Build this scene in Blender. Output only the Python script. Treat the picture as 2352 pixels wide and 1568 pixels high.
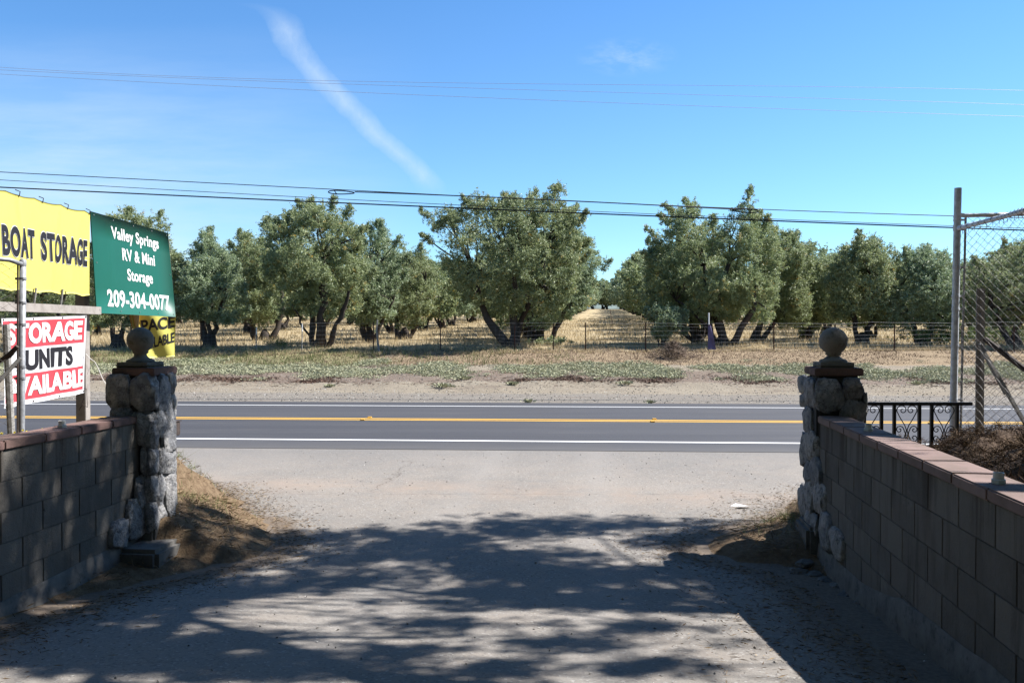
import bpy, bmesh, math, random
import numpy as np
from mathutils import Vector, noise as mnoise

for o in list(bpy.data.objects):
    bpy.data.objects.remove(o)
scene = bpy.context.scene
C = scene.collection
R = math.radians

# ------------------------------------------------------------------ camera
EYE = 1.95
FPX = 1898.0                       # focal length in photograph view pixels (2352 wide)
PITCH = math.atan(29 / FPX)
cam_d = bpy.data.cameras.new('camera')
cam_d.sensor_width = 36.0
cam_d.lens = 36.0 * FPX / 2352.0
cam_d.clip_start = 0.05
cam_d.clip_end = 6000
cam = bpy.data.objects.new('camera', cam_d)
cam.location = (0, 0, EYE)
cam.rotation_euler = (R(90) - PITCH, 0, 0)
C.objects.link(cam)
scene.camera = cam

# ------------------------------------------------------------------ light
SUN_EL = R(50.0)
SUN_AZ = R(75.0)                   # from +Y towards +X
SUN = Vector((math.sin(SUN_AZ) * math.cos(SUN_EL), math.cos(SUN_AZ) * math.cos(SUN_EL), math.sin(SUN_EL)))
sun_d = bpy.data.lights.new('sun', 'SUN')
sun_d.energy = 5.0
sun_d.angle = R(0.53)
sun_d.color = (1.0, 0.97, 0.935)
sun_o = bpy.data.objects.new('sun', sun_d)
sun_o.rotation_euler = SUN.to_track_quat('Z', 'Y').to_euler()
sun_o.location = (20, 8, 30)
C.objects.link(sun_o)

world = bpy.data.worlds.new('World')
scene.world = world
world.use_nodes = True
scene.view_settings.view_transform = 'Standard'
scene.view_settings.look = 'None'
scene.view_settings.gamma = 1.0
scene.view_settings.exposure = 1.45
scene.cycles.max_bounces = 6
scene.cycles.transparent_max_bounces = 8


def build_world():
    nt = world.node_tree
    N, L = nt.nodes, nt.links
    N.clear()
    out = N.new('ShaderNodeOutputWorld')
    bg = N.new('ShaderNodeBackground')
    bg.inputs['Strength'].default_value = 0.068
    sky = N.new('ShaderNodeTexSky')
    sky.sky_type = 'NISHITA'
    sky.sun_disc = False
    sky.sun_elevation = SUN_EL
    sky.sun_rotation = SUN_AZ
    sky.altitude = 0
    sky.air_density = 1.0
    sky.dust_density = 0.1
    sky.ozone_density = 2.6
    tc = N.new('ShaderNodeTexCoord')
    sep = N.new('ShaderNodeSeparateXYZ')
    L.new(tc.outputs['Generated'], sep.inputs[0])

    def m(op, a, b=None, c=None, clamp=False):
        n = N.new('ShaderNodeMath')
        n.operation = op
        n.use_clamp = clamp
        for i, v in enumerate((a, b, c)):
            if v is None:
                continue
            if isinstance(v, (int, float)):
                n.inputs[i].default_value = v
            else:
                L.new(v, n.inputs[i])
        return n.outputs[0]
    yy = m('MAXIMUM', sep.outputs[1], 0.02)
    u = m('DIVIDE', sep.outputs[0], yy)
    w = m('DIVIDE', sep.outputs[2], yy)
    comb = N.new('ShaderNodeCombineXYZ')
    L.new(u, comb.inputs[0])
    L.new(w, comb.inputs[1])

    def noise(scale, sx, sy, rot, detail=6, rough=0.6):
        mp = N.new('ShaderNodeMapping')
        mp.inputs['Rotation'].default_value = (0, 0, rot)
        mp.inputs['Scale'].default_value = (sx, sy, 1)
        L.new(comb.outputs[0], mp.inputs[0])
        nz = N.new('ShaderNodeTexNoise')
        nz.inputs['Scale'].default_value = scale
        nz.inputs['Detail'].default_value = detail
        nz.inputs['Roughness'].default_value = rough
        L.new(mp.outputs[0], nz.inputs['Vector'])
        return nz.outputs[0]
    # contrail: u centre as a curve of w
    pts = [(18, 596), (34, 634), (60, 655), (100, 672), (140, 700), (190, 748), (250, 806), (300, 855), (350, 912), (400, 968), (440, 996)]
    fc = N.new('ShaderNodeFloatCurve')
    cv = fc.mapping.curves[0]
    tw = [((755 - y) / FPX, (x - 1176) / FPX) for y, x in pts]
    # remap so that the curve lives in 0..1
    wi = m('MULTIPLY', w, 2.0)
    tw = sorted([(a * 2.0, (b + 0.4) * 2.0) for a, b in tw])
    cv.points[0].location = tw[0]
    cv.points[1].location = tw[-1]
    for a, b in tw[1:-1]:
        cv.points.new(a, b)
    fc.mapping.update()
    L.new(wi, fc.inputs['Value'])
    uc = m('SUBTRACT', m('MULTIPLY', fc.outputs[0], 0.5), 0.4)
    wob = m('MULTIPLY', m('SUBTRACT', noise(22, 1, 1, 0), 0.5), 0.024)
    d = m('ADD', m('SUBTRACT', u, uc), wob)
    wid = m('ADD', 0.020, m('MULTIPLY', w, 0.002))
    q = m('DIVIDE', m('ABSOLUTE', d), wid)
    core = m('SUBTRACT', 1.0, q, clamp=True)
    core = m('POWER', core, 0.75)
    rng = m('MULTIPLY', m('MULTIPLY', m('SUBTRACT', w, 0.160), 40, clamp=True), m('MULTIPLY', m('SUBTRACT', 0.392, w), 30, clamp=True))
    streak = m('ADD', 0.12, m('MULTIPLY', noise(38, 1.2, 0.7, 0.9, 8, 0.75), 1.3))
    trail = m('MULTIPLY', m('MULTIPLY', core, rng), streak)
    # cirrus wisp, right of centre
    du = m('DIVIDE', m('SUBTRACT', u, (1440 - 1176) / FPX), 0.065)
    dw = m('DIVIDE', m('SUBTRACT', w, (755 - 135) / FPX), 0.026)
    rr = m('SUBTRACT', 1.0, m('SQRT', m('ADD', m('MULTIPLY', du, du), m('MULTIPLY', dw, dw))), clamp=True)
    wn = m('MULTIPLY', m('SUBTRACT', noise(26, 1.0, 2.4, 0.5, 8, 0.65), 0.42), 3.0, clamp=True)
    wisp = m('MULTIPLY', m('MULTIPLY', rr, wn), 0.6)
    # broad thin veil low on the left
    lu = m('MULTIPLY', m('SUBTRACT', -0.1, u), 2.4, clamp=True)
    lw = m('MULTIPLY', m('SUBTRACT', 0.37, w), 5.0, clamp=True)
    vn = m('MULTIPLY', m('SUBTRACT', noise(7, 0.5, 3.2, 0.28, 7, 0.6), 0.38), 3.0, clamp=True)
    veil = m('MULTIPLY', m('MULTIPLY', lu, lw), m('ADD', 0.30, m('MULTIPLY', vn, 0.6)))
    allc = m('MULTIPLY', m('ADD', m('ADD', m('MULTIPLY', trail, 0.54), wisp), m('ADD', veil, m('MULTIPLY', m('SUBTRACT', 0.42, w), 0.30, clamp=True))), 0.75, clamp=True)
    hs = N.new('ShaderNodeHueSaturation')
    hs.inputs['Saturation'].default_value = 1.12
    hs.inputs['Value'].default_value = 1.0
    L.new(sky.outputs[0], hs.inputs['Color'])
    tint = N.new('ShaderNodeMix')
    tint.data_type = 'RGBA'
    tint.blend_type = 'MULTIPLY'
    tint.inputs['Factor'].default_value = 1.0
    L.new(hs.outputs[0], tint.inputs['A'])
    tint.inputs['B'].default_value = (0.67, 0.925, 1.10, 1)
    mix = N.new('ShaderNodeMix')
    mix.data_type = 'RGBA'
    L.new(allc, mix.inputs['Factor'])
    L.new(tint.outputs['Result'], mix.inputs['A'])
    mix.inputs['B'].default_value = (4.4, 5.2, 6.0, 1)
    L.new(mix.outputs['Result'], bg.inputs['Color'])
    L.new(bg.outputs[0], out.inputs[0])


build_world()

# ------------------------------------------------------------------ helpers
cp, sp = math.cos(PITCH), math.sin(PITCH)


def ray(px, py):
    a, b = (px - 1176) / FPX, -(py - 784) / FPX
    return Vector((a, cp + b * sp, -sp + b * cp))


def P(px, py, D):
    r = ray(px, py)
    s = D / r.y
    return Vector((r.x * s, D, EYE + r.z * s))


def proj(p):
    x, y, z = p[0], p[1], p[2] - EYE
    f = y * cp - z * sp
    v = y * sp + z * cp
    return 1176 + FPX * x / f, 784 - FPX * v / f


def lin(c):
    return tuple(((v / 255) / 12.92 if v / 255 <= 0.04045 else ((v / 255 + 0.055) / 1.055) ** 2.4) for v in c)


def sm(a, b, x):
    t = np.clip((x - a) / (b - a), 0, 1)
    return t * t * (3 - 2 * t)


def link(o, parent=None):
    C.objects.link(o)
    if parent is not None:
        o.parent = parent
    return o


def tag(o, label=None, cat=None, group=None, kind=None):
    if label: o['label'] = label
    if cat: o['category'] = cat
    if group: o['group'] = group
    if kind: o['kind'] = kind
    return o


def empty(name, loc, label, cat, group=None):
    o = bpy.data.objects.new(name, None)
    o.empty_display_size = 0.2
    o.location = loc
    C.objects.link(o)
    return tag(o, label, cat, group)


class MB:
    """collects geometry for one mesh object"""
    def __init__(s):
        s.v, s.f, s.mi, s.t = [], [], [], []

    def add(s, vs, fs, mi=0, tint=None):
        k = len(s.v)
        s.v += [tuple(v) for v in vs]
        for f in fs:
            s.f.append(tuple(i + k for i in f))
            s.mi.append(mi)
            s.t.append(0.5 if tint is None else tint)

    def box(s, c, sz, ax=None, mi=0, tint=None, bev=0.0):
        """box: centre c, size sz, axes ax (3 unit vectors)"""
        X, Y, Z = ax if ax else (Vector((1, 0, 0)), Vector((0, 1, 0)), Vector((0, 0, 1)))
        c = Vector(c)
        hx, hy, hz = sz[0] / 2, sz[1] / 2, sz[2] / 2
        if bev <= 0:
            vs = [c + X * (a * hx) + Y * (b * hy) + Z * (d * hz) for d in (-1, 1) for b in (-1, 1) for a in (-1, 1)]
            s.add(vs, [(0, 2, 3, 1), (4, 5, 7, 6), (0, 1, 5, 4), (2, 6, 7, 3), (0, 4, 6, 2), (1, 3, 7, 5)], mi, tint)
            return
        bm = bmesh.new()
        bmesh.ops.create_cube(bm, size=1)
        for v in bm.verts:
            v.co = Vector((v.co.x * sz[0], v.co.y * sz[1], v.co.z * sz[2]))
        bmesh.ops.bevel(bm, geom=bm.edges[:], offset=bev, segments=2, affect='EDGES')
        bm.verts.index_update()
        vs = [c + X * v.co.x + Y * v.co.y + Z * v.co.z for v in bm.verts]
        s.add(vs, [tuple(v.index for v in f.verts) for f in bm.faces], mi, tint)
        bm.free()

    def tube(s, pts, rad, n=6, cap=True, mi=0, tint=None):
        pts = [Vector(p) for p in pts]
        if not hasattr(rad, '__len__'):
            rad = [rad] * len(pts)
        k = len(pts)
        vs, fs = [], []
        up = None
        for i, p in enumerate(pts):
            d = (pts[min(i + 1, k - 1)] - pts[max(i - 1, 0)])
            if d.length < 1e-9: d = Vector((0, 0, 1))
            d.normalize()
            if up is None:
                up = Vector((0, 0, 1)) if abs(d.z) < 0.9 else Vector((1, 0, 0))
            a = d.cross(up)
            if a.length < 1e-4:
                a = d.cross(Vector((0.3, 0.9, 0.2)))
            a.normalize()
            b = a.cross(d).normalized()
            up = b
            for j in range(n):
                t = 2 * math.pi * j / n
                vs.append(p + (a * math.cos(t) + b * math.sin(t)) * rad[i])
        for i in range(k - 1):
            for j in range(n):
                j2 = (j + 1) % n
                fs.append((i * n + j, i * n + j2, (i + 1) * n + j2, (i + 1) * n + j))
        if cap:
            fs.append(tuple(range(n))[::-1])
            fs.append(tuple((k - 1) * n + j for j in range(n)))
        s.add(vs, fs, mi, tint)

    def lathe(s, c, prof, n=32, mi=0):
        vs, fs = [], []
        c = Vector(c)
        for r, z in prof:
            for j in range(n):
                t = 2 * math.pi * j / n
                vs.append(c + Vector((r * math.cos(t), r * math.sin(t), z)))
        for i in range(len(prof) - 1):
            for j in range(n):
                j2 = (j + 1) % n
                fs.append((i * n + j, i * n + j2, (i + 1) * n + j2, (i + 1) * n + j))
        s.add(vs, fs, mi)

    def build(s, name, mats, parent=None, smooth=False):
        me = bpy.data.meshes.new(name)
        org = parent.matrix_world.translation if False else (Vector(parent['_org']) if parent is not None and '_org' in parent.keys() else Vector((0, 0, 0)))
        me.from_pydata([(v[0] - org.x, v[1] - org.y, v[2] - org.z) for v in s.v], [], s.f)
        if not isinstance(mats, (list, tuple)): mats = [mats]
        for m_ in mats: me.materials.append(m_)
        me.polygons.foreach_set('material_index', s.mi)
        if smooth:
            me.polygons.foreach_set('use_smooth', [True] * len(s.f))
        at = me.attributes.new('tint', 'FLOAT', 'FACE')
        at.data.foreach_set('value', s.t)
        me.update()
        return link(bpy.data.objects.new(name, me), parent)


def thing(name, loc, label, cat, group=None):
    """Empty at loc; child meshes are given in world coordinates and shifted"""
    o = empty(name, loc, label, cat, group)
    o['_org'] = tuple(loc)
    return o


def finish_things():
    for o in bpy.data.objects:
        if '_org' in o.keys():
            del o['_org']


def mesh_np(name, verts, faces, mats, parent=None, tint=None, smooth=False, attrs=None):
    """fast mesh from numpy: verts (N,3), faces (M,k) all the same size"""
    verts = np.asarray(verts, np.float32)
    faces = np.asarray(faces, np.int32)
    me = bpy.data.meshes.new(name)
    M, k = faces.shape
    me.vertices.add(len(verts))
    me.vertices.foreach_set('co', verts.ravel())
    me.loops.add(M * k)
    me.loops.foreach_set('vertex_index', faces.ravel())
    me.polygons.add(M)
    me.polygons.foreach_set('loop_start', np.arange(0, M * k, k, dtype=np.int32))
    me.polygons.foreach_set('loop_total', np.full(M, k, np.int32))
    if smooth:
        me.polygons.foreach_set('use_smooth', np.ones(M, bool))
    if not isinstance(mats, (list, tuple)): mats = [mats]
    for m_ in mats: me.materials.append(m_)
    if tint is not None:
        at = me.attributes.new('tint', 'FLOAT', 'FACE')
        at.data.foreach_set('value', np.asarray(tint, np.float32))
    if attrs:
        for nm, arr in attrs.items():
            at = me.attributes.new(nm, 'FLOAT', 'POINT')
            at.data.foreach_set('value', np.asarray(arr, np.float32))
    me.update(calc_edges=True)
    me.validate()
    return link(bpy.data.objects.new(name, me), parent)


# ------------------------------------------------------------------ materials
KS = {'white_line_paint': 0.7, 'yellow_line_paint': 0.75, 'white_plastic_pipe': 0.65, 'yellow_vinyl': 0.62, 'orange_vinyl': 0.6, 'white_vinyl': 0.66, 'red_vinyl': 0.66, 'white_lettering': 0.66,
      'green_sign_panel': 0.62, 'olive_leaf': 0.85, 'silvery_olive_leaf': 0.76, 'green_shrub_leaf': 0.6, 'galvanised_steel_lit': 0.85, 'galvanised_steel': 0.55, 'galvanised_wire': 0.9, 'bare_aluminium_wire': 0.75, 'white_paper': 0.75,
      'field_stone': 0.64, 'concrete_block': 0.44, 'poured_concrete': 0.42, 'yellow_petals': 0.8, 'chipped_white_paint': 0.48, 'white_paint': 0.8, 'new_asphalt': 0.52, 'old_asphalt': 0.50, 'dry_grass_blade': 0.74, 'grey_green_weed_leaf': 0.56,
      'red_concrete_cap': 0.56, 'weathered_timber': 0.7}


class MT:
    def __init__(s, name, rough=0.85, spec=0.3, metal=0.0):
        s.k = KS.get(name, 0.5)
        s.m = bpy.data.materials.new(name)
        s.m.use_nodes = True
        s.nt = s.m.node_tree
        s.N, s.L = s.nt.nodes, s.nt.links
        s.b = s.N['Principled BSDF']
        s.b.inputs['Roughness'].default_value = rough
        s.b.inputs['Specular IOR Level'].default_value = spec
        s.b.inputs['Metallic'].default_value = metal
        s._geo = None

    def pos(s, scale=(1, 1, 1), obj=False, rot=(0, 0, 0)):
        if obj:
            tc = s.N.new('ShaderNodeTexCoord')
            src = tc.outputs['Object']
        else:
            g = s.N.new('ShaderNodeNewGeometry')
            src = g.outputs['Position']
        mp = s.N.new('ShaderNodeMapping')
        mp.inputs['Scale'].default_value = scale
        mp.inputs['Rotation'].default_value = rot
        s.L.new(src, mp.inputs[0])
        return mp.outputs[0]

    def noise(s, scale, detail=5, rough=0.6, vec=None, dist=0.0):
        n = s.N.new('ShaderNodeTexNoise')
        n.inputs['Scale'].default_value = scale
        n.inputs['Detail'].default_value = detail
        n.inputs['Roughness'].default_value = rough
        n.inputs['Distortion'].default_value = dist
        s.L.new(vec if vec is not None else s.pos(), n.inputs['Vector'])
        return n.outputs[0]

    def voro(s, scale, vec=None, feature='F1', rnd=1.0, out=0):
        n = s.N.new('ShaderNodeTexVoronoi')
        n.feature = feature
        n.inputs['Scale'].default_value = scale
        n.inputs['Randomness'].default_value = rnd
        s.L.new(vec if vec is not None else s.pos(), n.inputs['Vector'])
        return n.outputs[out]

    def math(s, op, a, b=None, clamp=False):
        n = s.N.new('ShaderNodeMath')
        n.operation = op
        n.use_clamp = clamp
        for i, v in enumerate((a, b)):
            if v is None: continue
            if isinstance(v, (int, float)): n.inputs[i].default_value = v
            else: s.L.new(v, n.inputs[i])
        return n.outputs[0]

    def rampv(s, f, lo, hi):
        """clamped remap lo..hi -> 0..1"""
        n = s.N.new('ShaderNodeMapRange')
        n.inputs['From Min'].default_value = lo
        n.inputs['From Max'].default_value = hi
        n.clamp = True
        s.L.new(f, n.inputs['Value'])
        return n.outputs[0]

    def mix(s, f, a, b, mode='MIX'):
        n = s.N.new('ShaderNodeMix')
        n.data_type = 'RGBA'
        n.blend_type = mode
        if isinstance(f, (int, float)): n.inputs['Factor'].default_value = f
        else: s.L.new(f, n.inputs['Factor'])
        for k, v in (('A', a), ('B', b)):
            if isinstance(v, (tuple, list)): n.inputs[k].default_value = (v[0] * s.k, v[1] * s.k, v[2] * s.k, 1)
            else: s.L.new(v, n.inputs[k])
        return n.outputs['Result']

    def attr(s, name):
        n = s.N.new('ShaderNodeAttribute')
        n.attribute_name = name
        return n.outputs['Fac']

    def col(s, c):
        if isinstance(c, (tuple, list)): s.b.inputs['Base Color'].default_value = (*c[:3], 1)
        else: s.L.new(c, s.b.inputs['Base Color'])
        return s

    def bump(s, h, strength=0.5, dist=0.01):
        n = s.N.new('ShaderNodeBump')
        n.inputs['Strength'].default_value = strength
        n.inputs['Distance'].default_value = dist
        s.L.new(h, n.inputs['Height'])
        s.L.new(n.outputs[0], s.b.inputs['Normal'])
        return s


def simple(name, col, var=0.15, scale=8, rough=0.8, metal=0.0, spec=0.3, bump=0.3, bd=0.004):
    t = MT(name, rough, spec, metal)
    n = t.noise(scale, 6, 0.65)
    c = t.mix(t.rampv(n, 0.3, 0.7), tuple(v * (1 - var) for v in col), tuple(min(1, v * (1 + var)) for v in col))
    t.col(c)
    if bump: t.bump(t.noise(scale * 6, 4), bump, bd)
    return t.m


# driveway: old pale asphalt with dust, cracks, dark and bright grit
def mat_driveway():
    t = MT('old_asphalt', 0.9, 0.25)
    big = t.noise(0.55, 5, 0.6)
    mid = t.noise(3.0, 6, 0.65)
    c = t.mix(t.rampv(big, 0.35, 0.65), (0.305, 0.28, 0.252), (0.38, 0.342, 0.30))
    c = t.mix(t.math('MULTIPLY', t.rampv(mid, 0.45, 0.75), 0.5), c, (0.42, 0.35, 0.285))
    # grit
    g = t.voro(70)
    cr = t.N.new('ShaderNodeTexVoronoi'); cr.inputs['Scale'].default_value = 70
    t.L.new(t.pos(), cr.inputs['Vector'])
    rs = t.N.new('ShaderNodeSeparateColor'); t.L.new(cr.outputs['Color'], rs.inputs[0])
    c = t.mix(t.math('MULTIPLY', t.rampv(rs.outputs[0], 0.82, 0.92), 0.38), c, (0.09, 0.085, 0.085))
    c = t.mix(t.math('MULTIPLY', t.rampv(rs.outputs[1], 0.90, 0.97), 0.45), c, (0.62, 0.6, 0.57))
    f2 = t.noise(160, 2, 0.5)
    c = t.mix(t.math('MULTIPLY', t.rampv(f2, 0.52, 0.68), 0.35), c, (0.14, 0.135, 0.13))
    # dusty tan band towards the left side and a seam along the drive
    g2 = t.N.new('ShaderNodeNewGeometry')
    sp_ = t.N.new('ShaderNodeSeparateXYZ'); t.L.new(g2.outputs['Position'], sp_.inputs[0])
    X, Y = sp_.outputs[0], sp_.outputs[1]
    wob = t.math('MULTIPLY', t.math('SUBTRACT', t.noise(5, 6, 0.75), 0.5), 0.22)
    yb = t.math('ADD', t.math('SUBTRACT', Y, 9.75), wob)
    seam = t.math('SUBTRACT', 1.0, t.math('DIVIDE', t.math('ABSOLUTE', yb), 0.025), clamp=True)
    seam = t.math('MULTIPLY', seam, t.rampv(t.noise(2.2, 3), 0.42, 0.6))
    c = t.mix(t.math('MULTIPLY', seam, 0.55), c, (0.10, 0.075, 0.06))
    band = t.math('SUBTRACT', 1.0, t.math('DIVIDE', t.math('ABSOLUTE', t.math('SUBTRACT', Y, t.math('ADD', 9.9, t.math('MULTIPLY', X, -0.16)))), 0.75), clamp=True)
    band = t.math('MULTIPLY', band, t.rampv(t.noise(1.3, 5, 0.7), 0.38, 0.62))
    c = t.mix(t.math('MULTIPLY', band, 0.55), c, (0.46, 0.35, 0.27))
    # crack at x about -1.7, y 10.2..12
    xw = t.math('ADD', t.math('ADD', X, t.math('MULTIPLY', Y, -0.07)), t.math('MULTIPLY', t.math('SUBTRACT', t.noise(3.5, 5, 0.7), 0.5), 0.7))
    crk = t.math('SUBTRACT', 1.0, t.math('DIVIDE', t.math('ABSOLUTE', t.math('ADD', xw, 2.35)), 0.022), clamp=True)
    crk = t.math('MULTIPLY', crk, t.math('MULTIPLY', t.rampv(Y, 9.8, 10.0), t.math('SUBTRACT', 1.0, t.rampv(Y, 12.0, 12.4))))
    c = t.mix(t.math('MULTIPLY', crk, 0.75), c, (0.09, 0.065, 0.05))
    # crazing near the road
    vz = t.voro(0.9, feature='DISTANCE_TO_EDGE', vec=t.pos())
    cz = t.math('MULTIPLY', t.math('SUBTRACT', 1.0, t.math('DIVIDE', vz, 0.010), clamp=True), t.rampv(t.noise(0.8, 3), 0.5, 0.6))
    c = t.mix(t.math('MULTIPLY', cz, 0.3), c, (0.12, 0.1, 0.09))
    # greyer, darker strip against the newer road
    st = t.rampv(t.math('ADD', Y, t.math('MULTIPLY', t.noise(1.2, 4), 0.6)), 11.3, 13.3)
    c = t.mix(t.math('MULTIPLY', st, 0.35), c, (0.22, 0.215, 0.21))
    so = t.rampv(t.math('ADD', t.attr('soil'), t.math('MULTIPLY', t.math('SUBTRACT', t.noise(3.2, 7, 0.75), 0.5), 0.9)), 0.35, 0.75)
    c = t.mix(t.math('MULTIPLY', so, 0.85), c, t.mix(t.rampv(t.noise(30, 5, 0.7), 0.35, 0.65), (0.15, 0.11, 0.075), (0.30, 0.225, 0.16)))
    # compacted, slightly paler wheel tracks
    tw = t.math('SUBTRACT', t.math('ABSOLUTE', t.math('ADD', t.math('SUBTRACT', X, t.math('MULTIPLY', Y, 0.1)), 0.75)), 0.78)
    tw = t.math('SUBTRACT', 1.0, t.math('DIVIDE', t.math('ABSOLUTE', tw), 0.38), clamp=True)
    c = t.mix(t.math('MULTIPLY', tw, 0.22), c, (0.46, 0.43, 0.395))
    t.col(c)
    t.bump(t.math('ADD', t.math('MULTIPLY', g, 0.6), f2), 0.35, 0.005)
    return t.m


def mat_road():
    t = MT('new_asphalt', 0.75, 0.3)
    g2 = t.N.new('ShaderNodeNewGeometry')
    sp_ = t.N.new('ShaderNodeSeparateXYZ'); t.L.new(g2.outputs['Position'], sp_.inputs[0])
    n = t.noise(1.0, 5, 0.6, t.pos((0.06, 1.1, 1)))
    c = t.mix(t.rampv(n, 0.35, 0.68), (0.064, 0.064, 0.072), (0.088, 0.087, 0.095))
    n2 = t.noise(2.2, 6, 0.7, t.pos((0.12, 1.8, 1)))
    c = t.mix(t.math('MULTIPLY', t.rampv(n2, 0.54, 0.72), 0.6), c, (0.15, 0.14, 0.135))
    f = t.noise(120, 2, 0.5)
    c = t.mix(t.math('MULTIPLY', t.rampv(f, 0.55, 0.72), 0.35), c, (0.2, 0.2, 0.2))
    # grey dusty near shoulder
    yy = t.math('ADD', t.math('ADD', sp_.outputs[1], t.math('MULTIPLY', sp_.outputs[0], 0.055)), t.math('MULTIPLY', t.noise(0.9, 6, 0.75), 0.8))
    sh = t.math('SUBTRACT', 1.0, t.rampv(yy, 13.5, 14.6))
    c = t.mix(t.math('MULTIPLY', sh, 0.75), c, (0.16, 0.15, 0.142))
    t.col(c)
    t.bump(t.noise(90, 3), 0.5, 0.004)
    return t.m


def mat_ground():
    t = MT('earth_and_dry_grass', 0.95, 0.1)
    big = t.noise(0.35, 5, 0.6)
    fine = t.noise(14, 6, 0.7)
    vf = t.noise(60, 4, 0.7)
    # bare dirt
    dirt = t.mix(t.rampv(big, 0.35, 0.65), (0.37, 0.315, 0.235), (0.44, 0.385, 0.295))
    dirt = t.mix(t.math('MULTIPLY', t.rampv(fine, 0.4, 0.7), 0.45), dirt, (0.30, 0.235, 0.18))
    dirt = t.mix(t.math('MULTIPLY', t.rampv(vf, 0.55, 0.7), 0.4), dirt, (0.52, 0.46, 0.39))
    # dry grass
    dry = t.mix(t.rampv(t.noise(0.9, 5, 0.65), 0.35, 0.65), (0.60, 0.48, 0.29), (0.70, 0.58, 0.37))
    dry = t.mix(t.math('MULTIPLY', t.rampv(t.noise(9, 6, 0.7, t.pos((1, 0.35, 1))), 0.42, 0.7), 0.6), dry, (0.40, 0.29, 0.16))
    # reddish mown strip
    red = t.mix(t.rampv(fine, 0.35, 0.7), (0.47, 0.36, 0.235), (0.36, 0.265, 0.165))
    grn = t.mix(t.rampv(fine, 0.35, 0.7), (0.30, 0.32, 0.14), (0.36, 0.30, 0.16))
    straw = t.mix(t.rampv(fine, 0.35, 0.65), (0.35, 0.25, 0.155), (0.19, 0.125, 0.075))

    def edge(a):
        x = t.math('ADD', t.attr(a), t.math('MULTIPLY', t.math('SUBTRACT', t.noise(1.7, 6, 0.7), 0.5), 0.7))
        return t.rampv(x, 0.38, 0.62)
    grv = t.mix(t.rampv(vf, 0.4, 0.65), (0.37, 0.335, 0.285), (0.27, 0.24, 0.205))
    dirt = t.mix(edge('z_gravel'), dirt, grv)
    trk = t.noise(2.2, 6, 0.7, t.pos((0.16, 1.6, 1)))
    dirt = t.mix(t.math('MULTIPLY', t.rampv(trk, 0.52, 0.66), 0.6), dirt, (0.25, 0.195, 0.155))
    c = t.mix(edge('z_dry'), dirt, dry)
    c = t.mix(edge('z_red'), c, red)
    c = t.mix(t.math('MULTIPLY', edge('z_green'), 0.75), c, grn)
    c = t.mix(edge('z_straw'), c, straw)
    c = t.mix(t.math('MULTIPLY', edge('z_dark'), 0.75), c, (0.24, 0.18, 0.145))
    t.col(c)
    t.bump(t.math('ADD', fine, t.math('MULTIPLY', vf, 0.5)), 0.7, 0.05)
    return t.m


def mat_leaf(name, ca, cb, cc, back, tr=0.25, rough=0.5):
    t = MT(name, rough, 0.4)
    a = t.attr('tint')
    c = t.mix(t.rampv(a, 0.0, 0.62), ca, cb)
    c = t.mix(t.rampv(a, 0.86, 1.0), c, cc)
    oi = t.N.new('ShaderNodeObjectInfo')
    c = t.mix(t.math('MULTIPLY', oi.outputs['Random'], 0.35), c, (0.16, 0.16, 0.055))
    g = t.N.new('ShaderNodeNewGeometry')
    c = t.mix(t.math('MULTIPLY', g.outputs['Backfacing'], 0.7), c, back)
    t.col(c)
    tb = t.N.new('ShaderNodeBsdfTranslucent')
    t.L.new(c, tb.inputs['Color'])
    ms = t.N.new('ShaderNodeMixShader')
    ms.inputs[0].default_value = tr
    out = t.N['Material Output']
    t.L.new(t.b.outputs[0], ms.inputs[1])
    t.L.new(tb.outputs[0], ms.inputs[2])
    t.L.new(ms.outputs[0], out.inputs[0])
    return t.m


def mat_tint(name, ca, cb, rough=0.9, spec=0.2, tr=0.0, extra=None):
    t = MT(name, rough, spec)
    c = t.mix(t.attr('tint'), ca, cb)
    if extra:
        c = t.mix(t.math('MULTIPLY', t.rampv(t.noise(extra[1], 6, 0.7), 0.45, 0.65), extra[2]), c, extra[0])
    t.col(c)
    if extra: t.bump(t.noise(extra[1] * 8, 4), 0.4, 0.004)
    if tr:
        tb = t.N.new('ShaderNodeBsdfTranslucent'); t.L.new(c, tb.inputs['Color'])
        ms = t.N.new('ShaderNodeMixShader'); ms.inputs[0].default_value = tr
        t.L.new(t.b.outputs[0], ms.inputs[1]); t.L.new(tb.outputs[0], ms.inputs[2])
        t.L.new(ms.outputs[0], t.N['Material Output'].inputs[0])
    return t.m


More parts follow.
